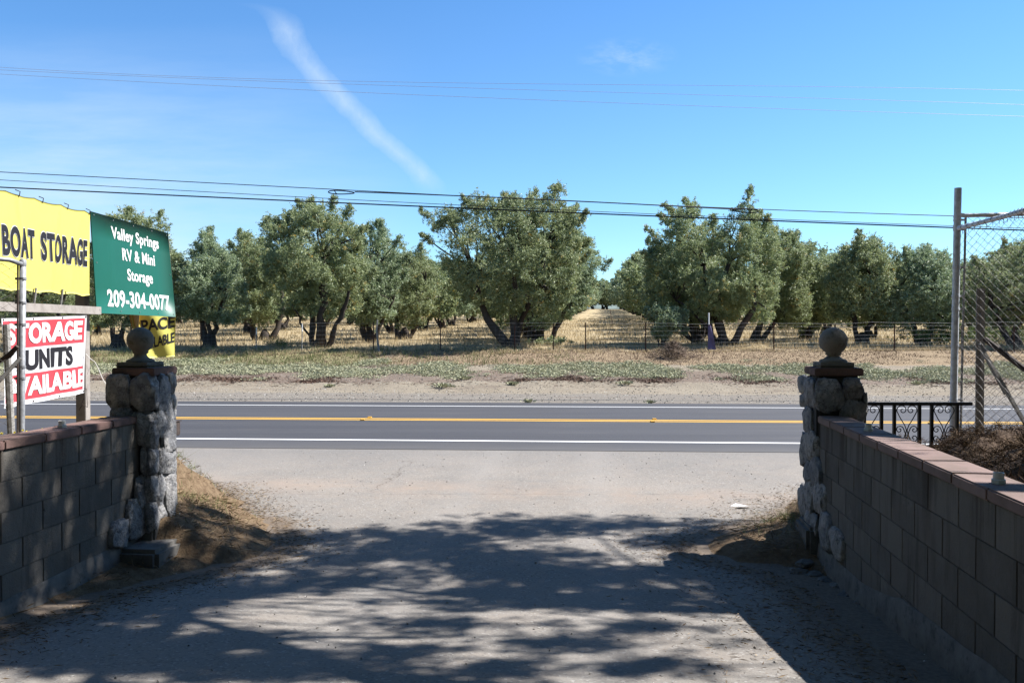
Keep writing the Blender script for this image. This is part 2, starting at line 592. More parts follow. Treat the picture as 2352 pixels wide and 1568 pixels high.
def mat_block():
    t = MT('concrete_block', 0.93, 0.2)
    c = t.mix(t.attr('tint'), (0.18, 0.165, 0.145), (0.31, 0.28, 0.24))
    n = t.noise(5, 6, 0.7)
    c = t.mix(t.math('MULTIPLY', t.rampv(n, 0.4, 0.7), 0.4), c, (0.34, 0.32, 0.29))
    # vertical weather streaks
    s_ = t.noise(4, 6, 0.7, t.pos((2.2, 2.2, 0.25)))
    c = t.mix(t.math('MULTIPLY', t.rampv(s_, 0.52, 0.68), 0.6), c, (0.11, 0.095, 0.08))
    g2 = t.N.new('ShaderNodeNewGeometry')
    sz = t.N.new('ShaderNodeSeparateXYZ'); t.L.new(g2.outputs['Position'], sz.inputs[0])
    dr = t.math('MULTIPLY', t.rampv(t.noise(5.5, 5, 0.7, t.pos((1, 1, 0.06))), 0.50, 0.60), t.math('MULTIPLY', t.rampv(t.math('ADD', sz.outputs[2], t.math('MULTIPLY', t.noise(7, 4, 0.7, t.pos((1, 1, 0.1))), 0.5)), 1.0, 1.45), 0.85))
    c = t.mix(dr, c, (0.085, 0.06, 0.045))
    ef = t.math('MULTIPLY', t.rampv(t.noise(2.6, 6, 0.75, t.pos((1, 1, 0.7))), 0.60, 0.72), 0.5)
    c = t.mix(ef, c, (0.50, 0.48, 0.44))
    k = t.noise(9, 4, 0.8)
    c = t.mix(t.math('MULTIPLY', t.rampv(k, 0.66, 0.72), 0.8), c, (0.06, 0.045, 0.035))
    t.col(c)
    t.bump(t.math('ADD', t.noise(70, 5, 0.7), t.noise(14, 4, 0.6)), 0.8, 0.007)
    return t.m


def mat_stone():
    t = MT('field_stone', 0.85, 0.3)
    c = t.mix(t.attr('tint'), (0.24, 0.245, 0.26), (0.40, 0.385, 0.37))
    n = t.noise(9, 8, 0.72)
    c = t.mix(t.math('MULTIPLY', t.rampv(n, 0.48, 0.66), 0.75), c, (0.62, 0.59, 0.55))
    n3 = t.noise(14, 6, 0.7)
    c = t.mix(t.math('MULTIPLY', t.rampv(n3, 0.52, 0.62), 0.75), c, (0.09, 0.09, 0.095))
    rn = t.math('ABSOLUTE', t.math('SUBTRACT', t.noise(6, 5, 0.6), 0.5))
    c = t.mix(t.math('MULTIPLY', t.math('SUBTRACT', 1.0, t.math('DIVIDE', rn, 0.012), clamp=True), 0.7), c, (0.05, 0.045, 0.045))
    t.col(c)
    t.bump(t.math('ADD', t.noise(16, 7, 0.7), t.math('MULTIPLY', t.noise(70, 4), 0.3)), 1.0, 0.03)
    return t.m


def mat_cast(name, a, b, stain):
    t = MT(name, 0.9, 0.25)
    c = t.mix(t.rampv(t.noise(7, 6, 0.7), 0.35, 0.65), a, b)
    c = t.mix(t.math('MULTIPLY', t.rampv(t.noise(11, 6, 0.75), 0.52, 0.64), 0.75), c, stain)
    t.col(c)
    t.bump(t.noise(60, 5), 0.4, 0.003)
    return t.m


M = {}
M['driveway'] = mat_driveway()
M['road'] = mat_road()
M['ground'] = mat_ground()
M['white_line'] = simple('white_line_paint', (0.80, 0.80, 0.78), 0.06, 14, 0.6, bump=0.2)
M['yellow_line'] = simple('yellow_line_paint', (0.72, 0.42, 0.07), 0.10, 14, 0.6, bump=0.2)
M['block'] = mat_block()
M['mortar'] = simple('mortar', (0.13, 0.12, 0.11), 0.25, 20, 0.95)
M['footing'] = mat_cast('poured_concrete', (0.20, 0.19, 0.175), (0.33, 0.31, 0.28), (0.13, 0.12, 0.11))
M['coping'] = mat_tint('red_concrete_cap', (0.235, 0.158, 0.138), (0.32, 0.225, 0.20), 0.85, extra=((0.14, 0.11, 0.08), 3.2, 0.55))
M['coping_dark'] = mat_tint('dirty_red_concrete_cap', (0.22, 0.14, 0.12), (0.36, 0.22, 0.19), 0.9, extra=((0.07, 0.06, 0.045), 3.0, 0.8))
M['stone'] = mat_stone()
M['pillarcore'] = simple('dark_mortar', (0.075, 0.07, 0.065), 0.3, 14, 0.95)
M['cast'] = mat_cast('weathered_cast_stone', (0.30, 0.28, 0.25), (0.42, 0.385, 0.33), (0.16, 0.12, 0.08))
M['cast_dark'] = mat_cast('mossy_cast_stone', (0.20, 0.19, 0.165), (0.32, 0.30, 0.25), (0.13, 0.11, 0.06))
M['galv'] = simple('galvanised_steel', (0.36, 0.37, 0.39), 0.35, 22, 0.55, 0.2, 0.5, 0.15)  # tree shade over the left fence is put into this darker steel colour
M['galv_lit'] = simple('galvanised_steel_lit', (0.62, 0.65, 0.70), 0.3, 22, 0.5, 0.1, 0.5, 0.15)  # same steel; the right fence's lighter, unshaded look is put into the colour
M['wire'] = simple('galvanised_wire', (0.26, 0.26, 0.27), 0.2, 10, 0.6, 0.3, 0.4, 0)
M['mesh_wire'] = simple('aged_mesh_wire', (0.17, 0.15, 0.14), 0.3, 10, 0.6, 0.2, 0.4, 0)
M['darkmetal'] = simple('dark_rusted_steel', (0.09, 0.065, 0.055), 0.4, 20, 0.8)
M['rust'] = simple('rusty_fence_post', (0.13, 0.06, 0.04), 0.35, 20, 0.85)
M['white'] = simple('white_paint', (0.75, 0.75, 0.73), 0.05, 10, 0.6)
M['iron'] = simple('black_wrought_iron', (0.02, 0.02, 0.022), 0.3, 25, 0.5, 0.3, 0.5, 0.3)
M['timber'] = mat_tint('weathered_timber', (0.27, 0.24, 0.215), (0.42, 0.385, 0.35), extra=((0.15, 0.12, 0.10), 6, 0.5))
M['cable'] = simple('black_cable', (0.02, 0.02, 0.022), 0.1, 5, 0.6, bump=0)
M['barewire'] = simple('bare_aluminium_wire', (0.55, 0.54, 0.60), 0.1, 5, 0.5, 0.3, 0.5, 0)
M['pvc'] = simple('white_plastic_pipe', (0.72, 0.71, 0.66), 0.06, 20, 0.5, bump=0)
M['yellow_vinyl'] = simple('yellow_vinyl', (0.84, 0.76, 0.17), 0.05, 1.5, 0.5, bump=0)
M['orange_vinyl'] = simple('orange_vinyl', (0.55, 0.30, 0.05), 0.08, 1.5, 0.5, bump=0)
M['white_vinyl'] = simple('white_vinyl', (0.78, 0.78, 0.79), 0.04, 1.5, 0.5, bump=0)
M['red_vinyl'] = simple('red_vinyl', (0.62, 0.065, 0.085), 0.05, 1.5, 0.5, bump=0)
M['green_board'] = simple('green_sign_panel', (0.012, 0.135, 0.095), 0.05, 1.2, 0.45, bump=0)
M['ink'] = simple('black_ink', (0.025, 0.022, 0.028), 0.1, 10, 0.5, bump=0)
M['white_ink'] = simple('white_lettering', (0.84, 0.84, 0.82), 0.03, 10, 0.5, bump=0)
M['purple_cloth'] = simple('faded_purple_cloth', (0.20, 0.16, 0.29), 0.3, 3, 0.8)
M['bark'] = mat_tint('olive_bark', (0.085, 0.068, 0.056), (0.15, 0.12, 0.10), extra=((0.05, 0.04, 0.034), 5, 0.6))
M['leafA'] = mat_leaf('olive_leaf', (0.11, 0.15, 0.05), (0.29, 0.345, 0.145), (0.60, 0.38, 0.07), (0.38, 0.44, 0.25), 0.36)
M['leafB'] = mat_leaf('silvery_olive_leaf', (0.13, 0.20, 0.075), (0.31, 0.40, 0.20), (0.46, 0.42, 0.12), (0.45, 0.53, 0.36), 0.36)
M['leafG'] = mat_leaf('green_shrub_leaf', (0.06, 0.13, 0.02), (0.14, 0.23, 0.045), (0.26, 0.28, 0.07), (0.17, 0.26, 0.09))
M['silver'] = mat_tint('grey_green_weed_leaf', (0.36, 0.37, 0.21), (0.72, 0.71, 0.48), 0.8, tr=0.1)
M['drygrass'] = mat_tint('dry_grass_blade', (0.42, 0.315, 0.165), (0.66, 0.54, 0.34), 0.8, tr=0.3)
M['greengrass'] = mat_tint('green_grass_blade', (0.16, 0.23, 0.06), (0.36, 0.38, 0.17), 0.8, tr=0.3)
M['strawm'] = mat_tint('straw_litter', (0.16, 0.095, 0.05), (0.52, 0.38, 0.22), 0.85)
M['mulch'] = mat_tint('dark_mulch', (0.07, 0.04, 0.025), (0.42, 0.28, 0.16), 0.9)
M['brown'] = mat_tint('brown_litter', (0.14, 0.075, 0.055), (0.30, 0.20, 0.14), 0.9)
M['twig'] = mat_tint('dead_twigs', (0.16, 0.105, 0.075), (0.40, 0.30, 0.225), 0.9)
M['yflower'] = simple('yellow_petals', (0.75, 0.62, 0.04), 0.1, 10, 0.6, bump=0)
M['pebble'] = mat_tint('pale_pebbles', (0.35, 0.33, 0.30), (0.65, 0.63, 0.58), 0.8)
M['paper'] = simple('white_paper', (0.80, 0.80, 0.82), 0.05, 8, 0.7, bump=0)
M['leaf_brown'] = simple('dead_leaf', (0.20, 0.12, 0.07), 0.3, 8, 0.8, bump=0)
M['rail_paint'] = simple('chipped_white_paint', (0.50, 0.48, 0.45), 0.35, 26, 0.8)

# ------------------------------------------------------------------ terrain
KL, KR, KROAD = 0.106, 0.125, 0.055


def wallL(y): return -3.11 - KL * (6.9 - y)        # driveway face of the left wall


def wallR(y): return 2.575 - KR * (6.95 - y)       # driveway face of the right wall


XLp = ([0, 5.0, 6.0, 6.6, 7.0, 7.6, 8.3, 9.0, 10.0, 11.0, 12.2, 13.4], [-3.4, -3.12, -2.92, -2.45, -2.15, -2.15, -2.45, -2.95, -3.5, -4.4, -6.5, -12])
XRp = ([0, 5.0, 5.8, 6.5, 6.9, 7.2, 7.6, 8.2, 9.3, 10.3, 12, 13.4], [1.9, 2.05, 2.2, 2.15, 1.8, 1.62, 1.7, 2.35, 3.3, 4.3, 7, 12])
FARp = ([-999, 21.6, 23.5, 25.0, 26.0, 28, 31, 34.5, 37, 230, 3000], [0, 0, 0.01, 0.06, 0.12, 0.27, 0.60, 1.05, 1.17, 1.17 + 0.033 * 193, 1.17 + 0.033 * 193])


def softramp(y):
    a = np.clip(6.5 - y, 0, 4.2)
    return 0.11 * np.where(a < 0.6, a * a / 1.2, a - 0.3)


def base_h(x, y):
    return softramp(y)


def hnoise(x, y):
    return (np.sin(x * 1.7 + 1.3 * np.sin(y * 0.9)) * np.sin(y * 1.3 + 0.7 * np.sin(x * 1.1)))


def bank(x, y):
    XL = np.interp(y, *XLp)
    XR = np.interp(y, *XRp)
    fadeL = 1 - sm(9.0, 13.0, y)
    fadeR = 1 - sm(8.6, 12.6, y)
    bl = np.clip(0.40 * (XL - x), 0, 0.62) * fadeL
    br = np.clip(0.20 * (x - XR), 0, 0.62) * fadeR
    # raised yards behind the two walls
    wl = -3.11 - KL * (6.9 - y)
    wr = 2.575 - KR * (6.95 - y)
    yl = sm(0.12, 0.3, wl - x) * (1 - sm(7.6, 9.6, y)) * 0.88
    yr = sm(0.12, 0.3, x - wr) * (1 - sm(7.3, 9.4, y)) * 0.80
    # in front of the walls, strip stays low
    low = np.where((y < 6.9) & (x > wl - 0.12) & (x < wr + 0.12), 0.35, 1.0)
    b = np.maximum(np.maximum(bl, br) * low, np.maximum(yl, yr))
    return b


def H(x, y):
    x = np.asarray(x, float); y = np.asarray(y, float)
    t = y + KROAD * x
    h = base_h(x, y) * (y < 20)
    b = bank(x, y)
    far = np.interp(t, *FARp)
    rough = sm(23.5, 26, t) * (0.025 * hnoise(x * 1.5, y * 1.5) + 0.02 * hnoise(x * 4 + 3, y * 4)) + sm(40, 60, t) * 0.10 * hnoise(x * 0.12, y * 0.1)
    rough += np.clip(b * 3, 0, 1) * (0.03 * hnoise(x * 3, y * 3.3) + 0.018 * hnoise(x * 9 + 2, y * 8))
    # cut bank edge on the far side of the road
    rough += 0.10 * sm(25.6 + 0.4 * np.sin(x * 0.5), 26.3 + 0.4 * np.sin(x * 0.5), t) * (1 - sm(27, 31, t)) * (0.6 + 0.4 * np.sin(x * 0.35 + 1))
    return h + b + far + rough - 0.035 * (t < 21.8) * (b < 0.03)


def grid_sheet(name, xs, ys, zf, mat, attrs=None, label=None):
    XX, YY = np.meshgrid(xs, ys)
    ZZ = zf(XX, YY)
    n, m_ = len(xs), len(ys)
    V = np.stack([XX, YY, ZZ], -1).reshape(-1, 3)
    i = np.arange(n - 1)[None, :] + (np.arange(m_ - 1) * n)[:, None]
    F = np.stack([i, i + 1, i + 1 + n, i + n], -1).reshape(-1, 4)
    at = {k: f(XX, YY).ravel() for k, f in attrs.items()} if attrs else None
    o = mesh_np(name, V, F, mat, smooth=True, attrs=at)
    return tag(o, kind='structure')


xs = np.concatenate([-np.geomspace(2500, 15, 34), np.arange(-14, 14.01, 0.12), np.geomspace(15, 2500, 34)])
ys = np.concatenate([np.linspace(-30, -0.5, 10), np.arange(0, 14, 0.12), np.arange(14, 22, 0.5), np.arange(22, 40, 0.25), np.geomspace(40, 3000, 60)])


def T(x, y): return y + KROAD * x


zones = {
    'z_dry': lambda x, y: sm(31.5, 33.0, T(x, y)),
    'z_red': lambda x, y: 0.9 * sm(30.4, 31.6, T(x, y)) * (1 - sm(34.0, 35.5, T(x, y))) * (0.5 + 0.5 * sm(-9, -2, x)),
    'z_green': lambda x, y: sm(29.5, 31, T(x, y)) * (1 - sm(33.8, 34.8, T(x, y))) * (1 - sm(-9, -1, x)) * 0.85,
    'z_straw': lambda x, y: np.where(y < 13, np.clip(bank(x, y) * 60, 0, 1.3), 0),
    'z_gravel': lambda x, y: (1 - sm(23.2, 25.6, T(x, y))) * 0.95,
    'z_dark': lambda x, y: sm(25.8, 27.2, T(x, y)) * (1 - sm(28.8, 31, T(x, y))) * 0.72,
}
grid_sheet('ground', xs, ys, H, M['ground'], zones)
dxs = np.concatenate([[-60, -40, -25], np.arange(-14, 14.01, 0.14), [25, 40, 60]])
grid_sheet('driveway', dxs, np.arange(0.5, 13.8, 0.15), lambda x, y: base_h(x, y) - 0.002 - 0.0 * x, M['driveway'],
           {'soil': lambda x, y: np.maximum(np.exp(-np.clip(x - np.interp(y, *XLp) - 0.05, 0, 9) / 0.24) * np.where(y < 8.5, 1.0, 0.6),
                                            np.exp(-np.clip(np.interp(y, *XRp) - 0.05 - x, 0, 9) / 0.28) * np.where(y < 8.2, 1.0, 0.6)) * (1 - sm(10.5, 12, y)) * np.clip(1.25 - 0.0 * x, 0, 2)})


def strip(name, t0, t1, z, mat, x0=-160, x1=160):
    V = []
    xs_ = np.linspace(x0, x1, 41)
    for x in xs_:
        V.append((x, t0 - KROAD * x, z)); V.append((x, t1 - KROAD * x, z))
    F = [(2 * i, 2 * i + 2, 2 * i + 3, 2 * i + 1) for i in range(len(xs_) - 1)]
    return tag(mesh_np(name, V, F, mat), kind='structure')


strip('road', 13.25, 21.75, 0.004, M['road'])
strip('edge_line', 14.23, 14.37, 0.008, M['white_line'])
strip('edge_line', 20.65, 20.75, 0.008, M['white_line'])
strip('centre_line', 17.42, 17.54, 0.008, M['yellow_line'])
strip('centre_line', 17.68, 17.80, 0.008, M['yellow_line'])


def on_ground(px, py, y0=3.0, y1=200.0):
    """march the pixel ray to the terrain"""
    r = ray(px, py)
    lo = y0
    prev = None
    for s in np.geomspace(y0, y1, 500):
        p = Vector((0, 0, EYE)) + r * (s / r.y)
        if p.z <= float(H(p.x, p.y)):
            return Vector((p.x, p.y, float(H(p.x, p.y))))
    return p


def ray_plane(px, py, p0, n):
    r = ray(px, py)
    o = Vector((0, 0, EYE))
    s = (p0 - o).dot(n) / r.dot(n)
    return o + r * s


Z = Vector((0, 0, 1))
# ------------------------------------------------------------------ rocks
def rock_into(mb, c, ax, w, h, d, seed, sq=0.62, cuts=9):
    """chiselled stone; ax = (across, up, outwards)"""
    rg = random.Random(seed)
    bm = bmesh.new()
    bmesh.ops.create_icosphere(bm, subdivisions=4, radius=1)
    pl = []
    for _ in range(cuts):
        v = Vector((rg.uniform(-0.75, 0.75), rg.uniform(-0.75, 0.75), 1.0)).normalized()
        pl.append((v, rg.uniform(0.72, 0.98)))
    for _ in range(5):
        a_ = rg.uniform(0, 6.28)
        pl.append((Vector((math.cos(a_), math.sin(a_), rg.uniform(0, 0.3))).normalized(), rg.uniform(0.90, 1.10)))
    off = Vector((rg.uniform(0, 50), rg.uniform(0, 50), rg.uniform(0, 50)))
    bm.verts.index_update()
    vs = []
    for v in bm.verts:
        p = v.co
        q = Vector([math.copysign(abs(k) ** sq, k) for k in p])
        q *= 1.0
        for n, dd in pl:
            e = q.dot(n) - dd
            if e > 0: q = q - n * e * 0.96
        nn = mnoise.noise(q * 1.6 + off) * 0.10 + mnoise.noise(q * 4.0 + off) * 0.07 - abs(mnoise.noise(q * 3.1 + off)) * 0.12 + mnoise.noise(q * 11 + off) * 0.045
        q = q * (1 + nn)
        vs.append(Vector(c) + ax[0] * (q.x * w / 2) + ax[1] * (q.y * h / 2) + ax[2] * (q.z * d / 2))
    mb.add(vs, [tuple(v.index for v in f.verts) for f in bm.faces], 0, rg.random())
    bm.free()


# ------------------------------------------------------------------ walls
def block_wall(name, face, k, y_end, y_start, side, label, foot):
    """face(y) = X of the driveway face; side=+1: wall body extends to +X"""
    th = 0.20
    g = Vector((k, 1, 0)).normalized()                 # along wall, away from camera
    nrm = Vector((-1, k, 0)).normalized() * side       # towards driveway
    root = thing(name, (face(y_end) , y_end, 0), label, 'wall')
    rg = random.Random(5 + int(side))
    P0 = Vector((face(y_end), y_end, 0))
    L_ = (y_end - y_start) / g.y
    mb = MB(); core = MB(); cop = MB(); ft = MB()
    bl, bh, jt = 0.3985, 0.1985, 0.006
    z0 = 0.166
    core.box(P0 - g * (L_ / 2) - nrm * (th / 2) + Z * (z0 + 0.5), (L_, th - 0.012, 1.0), (g, nrm, Z))
    for r in range(5):
        s = -0.004 - (0.2 if r % 2 else 0.0)
        while s < L_:
            a, b = max(s, 0.0), min(s + bl, L_)
            if b - a > 0.03:
                cen = P0 - g * ((a + b) / 2) - nrm * (th / 2 - 0.001 * rg.random()) + Z * (z0 + 0.2 * r + 0.1)
                mb.box(cen, (b - a - jt, th, bh - jt + 0.004), (g, nrm, Z), 0, rg.random(), bev=0.0025)
            s += bl + 0.004
    s = 0
    while s < L_:
        ln = 0.395
        b = min(s + ln, L_)
        cen = P0 - g * ((s + b) / 2) - nrm * (th / 2) + Z * (z0 + 1.0 + 0.0315 + rg.uniform(-0.002, 0.002))
        cop.box(cen, (b - s - 0.004, th + 0.035, 0.060), (g, nrm, Z), 0, rg.random(), bev=0.008)
        s = b
    # footing: a top that steps up towards the camera
    pts = foot
    rows = []
    n = 90
    for i in range(n + 1):
        s = L_ * i / n
        y = y_end - s * g.y
        zt = float(np.interp(y, *pts)) + 0.012 * mnoise.noise(Vector((s * 3, 1, side * 7)))
        outw = 0.012 + 0.012 * mnoise.noise(Vector((s * 2.1, 5, side * 3)))
        p = P0 - g * s
        rows.append([p + nrm * 0.004 + Z * (zt + 0.01), p + nrm * outw + Z * zt, p + nrm * (outw + 0.012) + Z * (zt - 0.12), p + nrm * (outw + 0.03 + 0.02 * mnoise.noise(Vector((s * 5, 2, 2)))) + Z * (-0.3)])
    vs = [v for r_ in rows for v in r_]
    fs = [(4 * i + j, 4 * i + 4 + j, 4 * i + 5 + j, 4 * i + 1 + j) for i in range(n) for j in range(3)]
    ft.add(vs, fs)
    core.build('mortar', M['mortar'], root)
    mb.build('block_courses', M['block'], root)
    cop.build('coping', M['coping'] if side > 0 else M['coping_dark'], root)
    ft.build('footing', M['footing'], root, smooth=True)
    return root


block_wall('block_wall', wallL, KL, 6.88, 1.0, -1,
           'stained grey block wall in dappled shade, below the banners', 
           ([1, 5.2, 6.2, 7], [0.30, 0.185, 0.215, 0.22]))
block_wall('block_wall', wallR, KR, 6.88, 1.0, 1,
           'shaded grey block wall with sunlit pink coping, in front of the straw heap',
           ([1, 3.6, 4.9, 5.0, 5.6, 6.2, 7], [0.62, 0.42, 0.345, 0.30, 0.20, 0.17, 0.16]))


# ------------------------------------------------------------------ pillars
def pillar(x0, x1, y0, dep, k, stones_front, stones_side, sideface, sgn, capz, ball_px, ball_r, label, matcast, seed):
    """x0..x1 front edge at y0; sgn = direction from pillar towards driveway"""
    root = thing('stone_pillar', ((x0 + x1) / 2, y0 + dep / 2, 0), label, 'pillar', 'gate pillars')
    g = Vector((k, 1, 0)).normalized(); a = Vector((1, -k, 0)).normalized()
    cx = Vector(((x0 + x1) / 2, y0, 0)) + g * (dep / 2)
    w = (x1 - x0)
    core = MB()
    core.box(cx + Z * ((capz - 0.067 - 0.3) / 2), (w - 0.01, dep - 0.01, capz - 0.067 + 0.3), (a, g, Z), bev=0.02)
    core.build('core', M['pillarcore'], root)
    st = MB()
    front_n = -g
    pf = Vector((x0, y0, 0))
    for i, (bx0, by0, bx1, by1) in enumerate(stones_front):
        A = ray_plane(bx0, by0, pf, front_n); B = ray_plane(bx1, by1, pf, front_n)
        rock_into(st, (A + B) / 2, (a, Z, -g), (B - A).length * abs((B - A).normalized().dot(a)) * 1.07, abs(B.z - A.z) * 1.06, 0.13, seed + i, 0.52)
    sn = a * sgn
    for i, (bx0, by0, bx1, by1, off) in enumerate(stones_side):
        pf2 = Vector((sideface(y0) + sgn * off, y0, 0))
        nn = Vector((sgn, -sgn * k, 0)).normalized()
        mx = (bx0 + bx1) / 2; my = (by0 + by1) / 2
        A = ray_plane(bx0, my, pf2, nn); B = ray_plane(bx1, my, pf2, nn)
        Tt = ray_plane(mx, by0, pf2, nn); Bb = ray_plane(mx, by1, pf2, nn)
        wd = min(abs((B - A).dot(g)), 0.34)
        rock_into(st, ray_plane(mx, my, pf2, nn), (g, Z, nn), max(wd, 0.11) * 1.12, abs(Tt.z - Bb.z) * 1.05, 0.10, seed + 50 + i, 0.56)
    # faces that the photograph does not show: plain courses of the same stone
    rg = random.Random(seed)
    for face in ('back', 'outer'):
        z = 0.1
        while z < capz - 0.25:
            hh = rg.uniform(0.2, 0.32)
            for j in (-0.25, 0.25):
                if face == 'back':
                    c = cx + g * (dep / 2) + a * (j * w); ax = (a, Z, g); ww = w * 0.52
                else:
                    c = cx - a * (sgn * w / 2) + g * (j * dep); ax = (g, Z, -a * sgn); ww = dep * 0.52
                rock_into(st, c + Z * (z + hh / 2), ax, ww, hh * 1.02, 0.10, rg.randint(0, 9999), 0.5, 6)
            z += hh
    st.build('stone_facing', M['stone'], root, smooth=True)
    cap = MB()
    cap.box(cx + Z * (capz - 0.035), (w + 0.03, dep + 0.03, 0.065), (a, g, Z), bev=0.008)
    cap.build('cap_slab', M['coping_dark'], root)
    # finial
    bc = P(ball_px[0], ball_px[1], cx.y)
    fin = thing_child('finial', root)
    pl = MB()
    pz = capz - 0.003
    s = 0.31
    for (ss, z0_, z1_) in ((s, pz, pz + 0.045),):
        pl.box(Vector((bc.x, bc.y, (z0_ + z1_) / 2)), (ss, ss, z1_ - z0_), (a, g, Z), bev=0.02)
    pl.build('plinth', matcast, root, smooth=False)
    fm = MB()
    r = ball_r
    zb = bc.z
    prof = [(0.0, pz + 0.043), (0.115, pz + 0.043), (0.112, pz + 0.062), (0.075, pz + 0.075), (0.055, pz + 0.092), (0.048, zb - r * 1.10), (0.055, zb - r * 1.04), (0.064, zb - r * 0.98)]
    th0 = math.asin(min(0.064 / r, 0.9))
    for i in range(25):
        th = math.pi - th0 - (math.pi - th0) * i / 24
        prof.append((r * math.sin(th), zb + r * math.cos(th)))
    fm.lathe((bc.x, bc.y, 0), [(q[0], q[1]) for q in prof], 40)
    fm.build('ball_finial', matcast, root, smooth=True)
    return root, cx, a, g


def thing_child(name, root):
    return None


def cr2(b, extra=None):       # helper: crop-2 coordinates to view pixels
    k = 0.5424
    r = (b[0] * k, 717.8 + b[1] * k, b[2] * k, 717.8 + b[3] * k)
    return r if extra is None else r + (extra,)


def cr7(b, extra=None):
    k = 0.3843
    r = (1808.7 + b[0] * k, 717.8 + b[1] * k, 1808.7 + b[2] * k, 717.8 + b[3] * k)
    return r if extra is None else r + (extra,)


fl = [cr2(b) for b in [(450, 262, 553, 416), (553, 257, 662, 420), (462, 398, 560, 520), (560, 418, 655, 560), (616, 455, 662, 575), (620, 572, 662, 690), (616, 688, 662, 805), (612, 800, 660, 930)]]
sl = [cr2(b, o) for b, o in [((660, 257, 712, 415), .13), ((706, 252, 737, 340), .13), ((708, 335, 737, 420), .12), ((650, 415, 692, 530), .13), ((688, 368, 737, 600), .13),
                             ((613, 527, 672, 692), .07), ((675, 560, 735, 682), .13), ((586, 680, 664, 838), .05), ((655, 662, 702, 818), .10), ((700, 685, 739, 872), .13),
                             ((543, 787, 605, 957), .03), ((601, 815, 658, 934), .05), ((655, 805, 706, 900), .10), ((470, 878, 541, 999), .02), ((712, 600, 738, 700), .12)]]
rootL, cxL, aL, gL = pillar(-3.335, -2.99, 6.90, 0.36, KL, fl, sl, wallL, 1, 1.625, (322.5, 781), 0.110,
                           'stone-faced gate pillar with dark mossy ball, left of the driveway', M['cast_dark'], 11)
fr = [cr7(b) for b in [(170, 395, 333, 597), (328, 388, 450, 520), (318, 516, 472, 672), (452, 480, 474, 592)]]
srr = [cr7(b, o) for b, o in [((78, 375, 124, 482), 0.02), ((108, 380, 172, 568), 0.02), ((86, 480, 118, 565), 0.02), ((88, 558, 162, 716), 0.02), ((103, 703, 182, 878), 0.02), ((84, 715, 130, 915), 0.02),
                              ((142, 862, 203, 1052), 0.01), ((112, 880, 150, 1020), 0.02), ((78, 1020, 122, 1222), 0.02), ((112, 978, 160, 1190), 0.02), ((154, 1008, 234, 1197), 0.01),
                              ((112, 1185, 186, 1326), 0.02), ((186, 1190, 274, 1427), 0.01), ((260, 1286, 333, 1461), 0.01)]]
rootR, cxR, aR, gR = pillar(2.545, 2.905, 6.88, 0.38, KR, fr, srr, wallR, -1, 1.625, (1914, 783), 0.1165,
                           'stone-faced gate pillar with pale half-sunlit ball, by the iron railing', M['cast'], 77)

# stained concrete base at the foot of the left pillar
mb = MB()
A = Vector((-3.02, 6.95, 0.06))
mb.box(Vector((-3.00, 6.90, -0.06)), (0.44, 0.70, 0.50), (aL, gL, Z), bev=0.035)
mb.box(Vector((-3.155, 7.08, 0.06)), (0.40, 0.42, 0.56), (aL, gL, Z), bev=0.02)
mb.build('concrete_base', M['footing'], rootL)
mb = MB()
mb.box(Vector((2.70, 7.08, 0.04)), (0.42, 0.46, 0.50), (aR, gR, Z), bev=0.03)
mb.build('concrete_base', M['footing'], rootR)

# broken mortar rubble along the foot of the right wall
rub = MB()
rg = random.Random(3)
pts = [(1848, 1305), (1870, 1322), (1895, 1335), (1925, 1350), (1950, 1372), (1985, 1390), (2010, 1405), (2040, 1430), (2075, 1450), (1835, 1318)]
for i, (px, py) in enumerate(pts):
    p = on_ground(px, py)
    rock_into(rub, p + Z * 0.0, (Vector((0.8, 0.6, 0)), Vector((-0.6, 0.8, 0)), Z), rg.uniform(0.14, 0.26), rg.uniform(0.08, 0.16), rg.uniform(0.06, 0.11), 300 + i, 0.8, 5)
o = rub.build('mortar_rubble', M['footing'])
tag(o, 'ragged line of pale broken mortar along the foot of the right block wall', 'rubble')


def fitting(p, label):
    r = thing('pipe_fitting', p, label, 'pipe fitting', 'white plastic pipe ends on the copings')
    m1 = MB(); m1.lathe(p, [(0, 0), (0.034, 0), (0.034, 0.018), (0.030, 0.02), (0, 0.02)], 6); m1.build('hex_base', M['pvc'], r)
    m2 = MB(); m2.lathe(p, [(0.024, 0.019), (0.024, 0.05), (0.019, 0.05), (0.019, 0.02)], 20); m2.build('collar', M['pvc'], r, smooth=False)


ZC = 1.2275
fitting(P(188, 979, 0) if False else Vector((wallL(6.05) - 0.10, 6.05, ZC)), 'white plastic pipe end on the left coping, below the wooden sign post')
fitting(Vector((wallR(5.85) + 0.09, 5.85, ZC)), 'white plastic pipe end on the right coping, close to the stone pillar')
fitting(Vector((wallR(3.86) + 0.09, 3.86, ZC)), 'white plastic pipe end on the sunlit pink coping, nearest the camera')

# utility box behind left pillar
mb = MB()
bx = thing('utility_box', (-2.9, 7.5, 0.9), 'small dark metal box fixed to the far side of the left stone pillar', 'metal box')
c = P(402, 984, 7.42)
mb.box(c, (0.05, 0.10, 0.125), (aL, gL, Z), bev=0.006); mb.build('box', M['darkmetal'], bx)
m2 = MB(); m2.box(c + Z * 0.068, (0.065, 0.115, 0.008), (aL, gL, Z)); m2.build('lid', M['darkmetal'], bx)
m2 = MB(); m2.tube([c - Z * 0.06, c - Z * 0.5], 0.012, 8); m2.build('conduit', M['darkmetal'], bx)


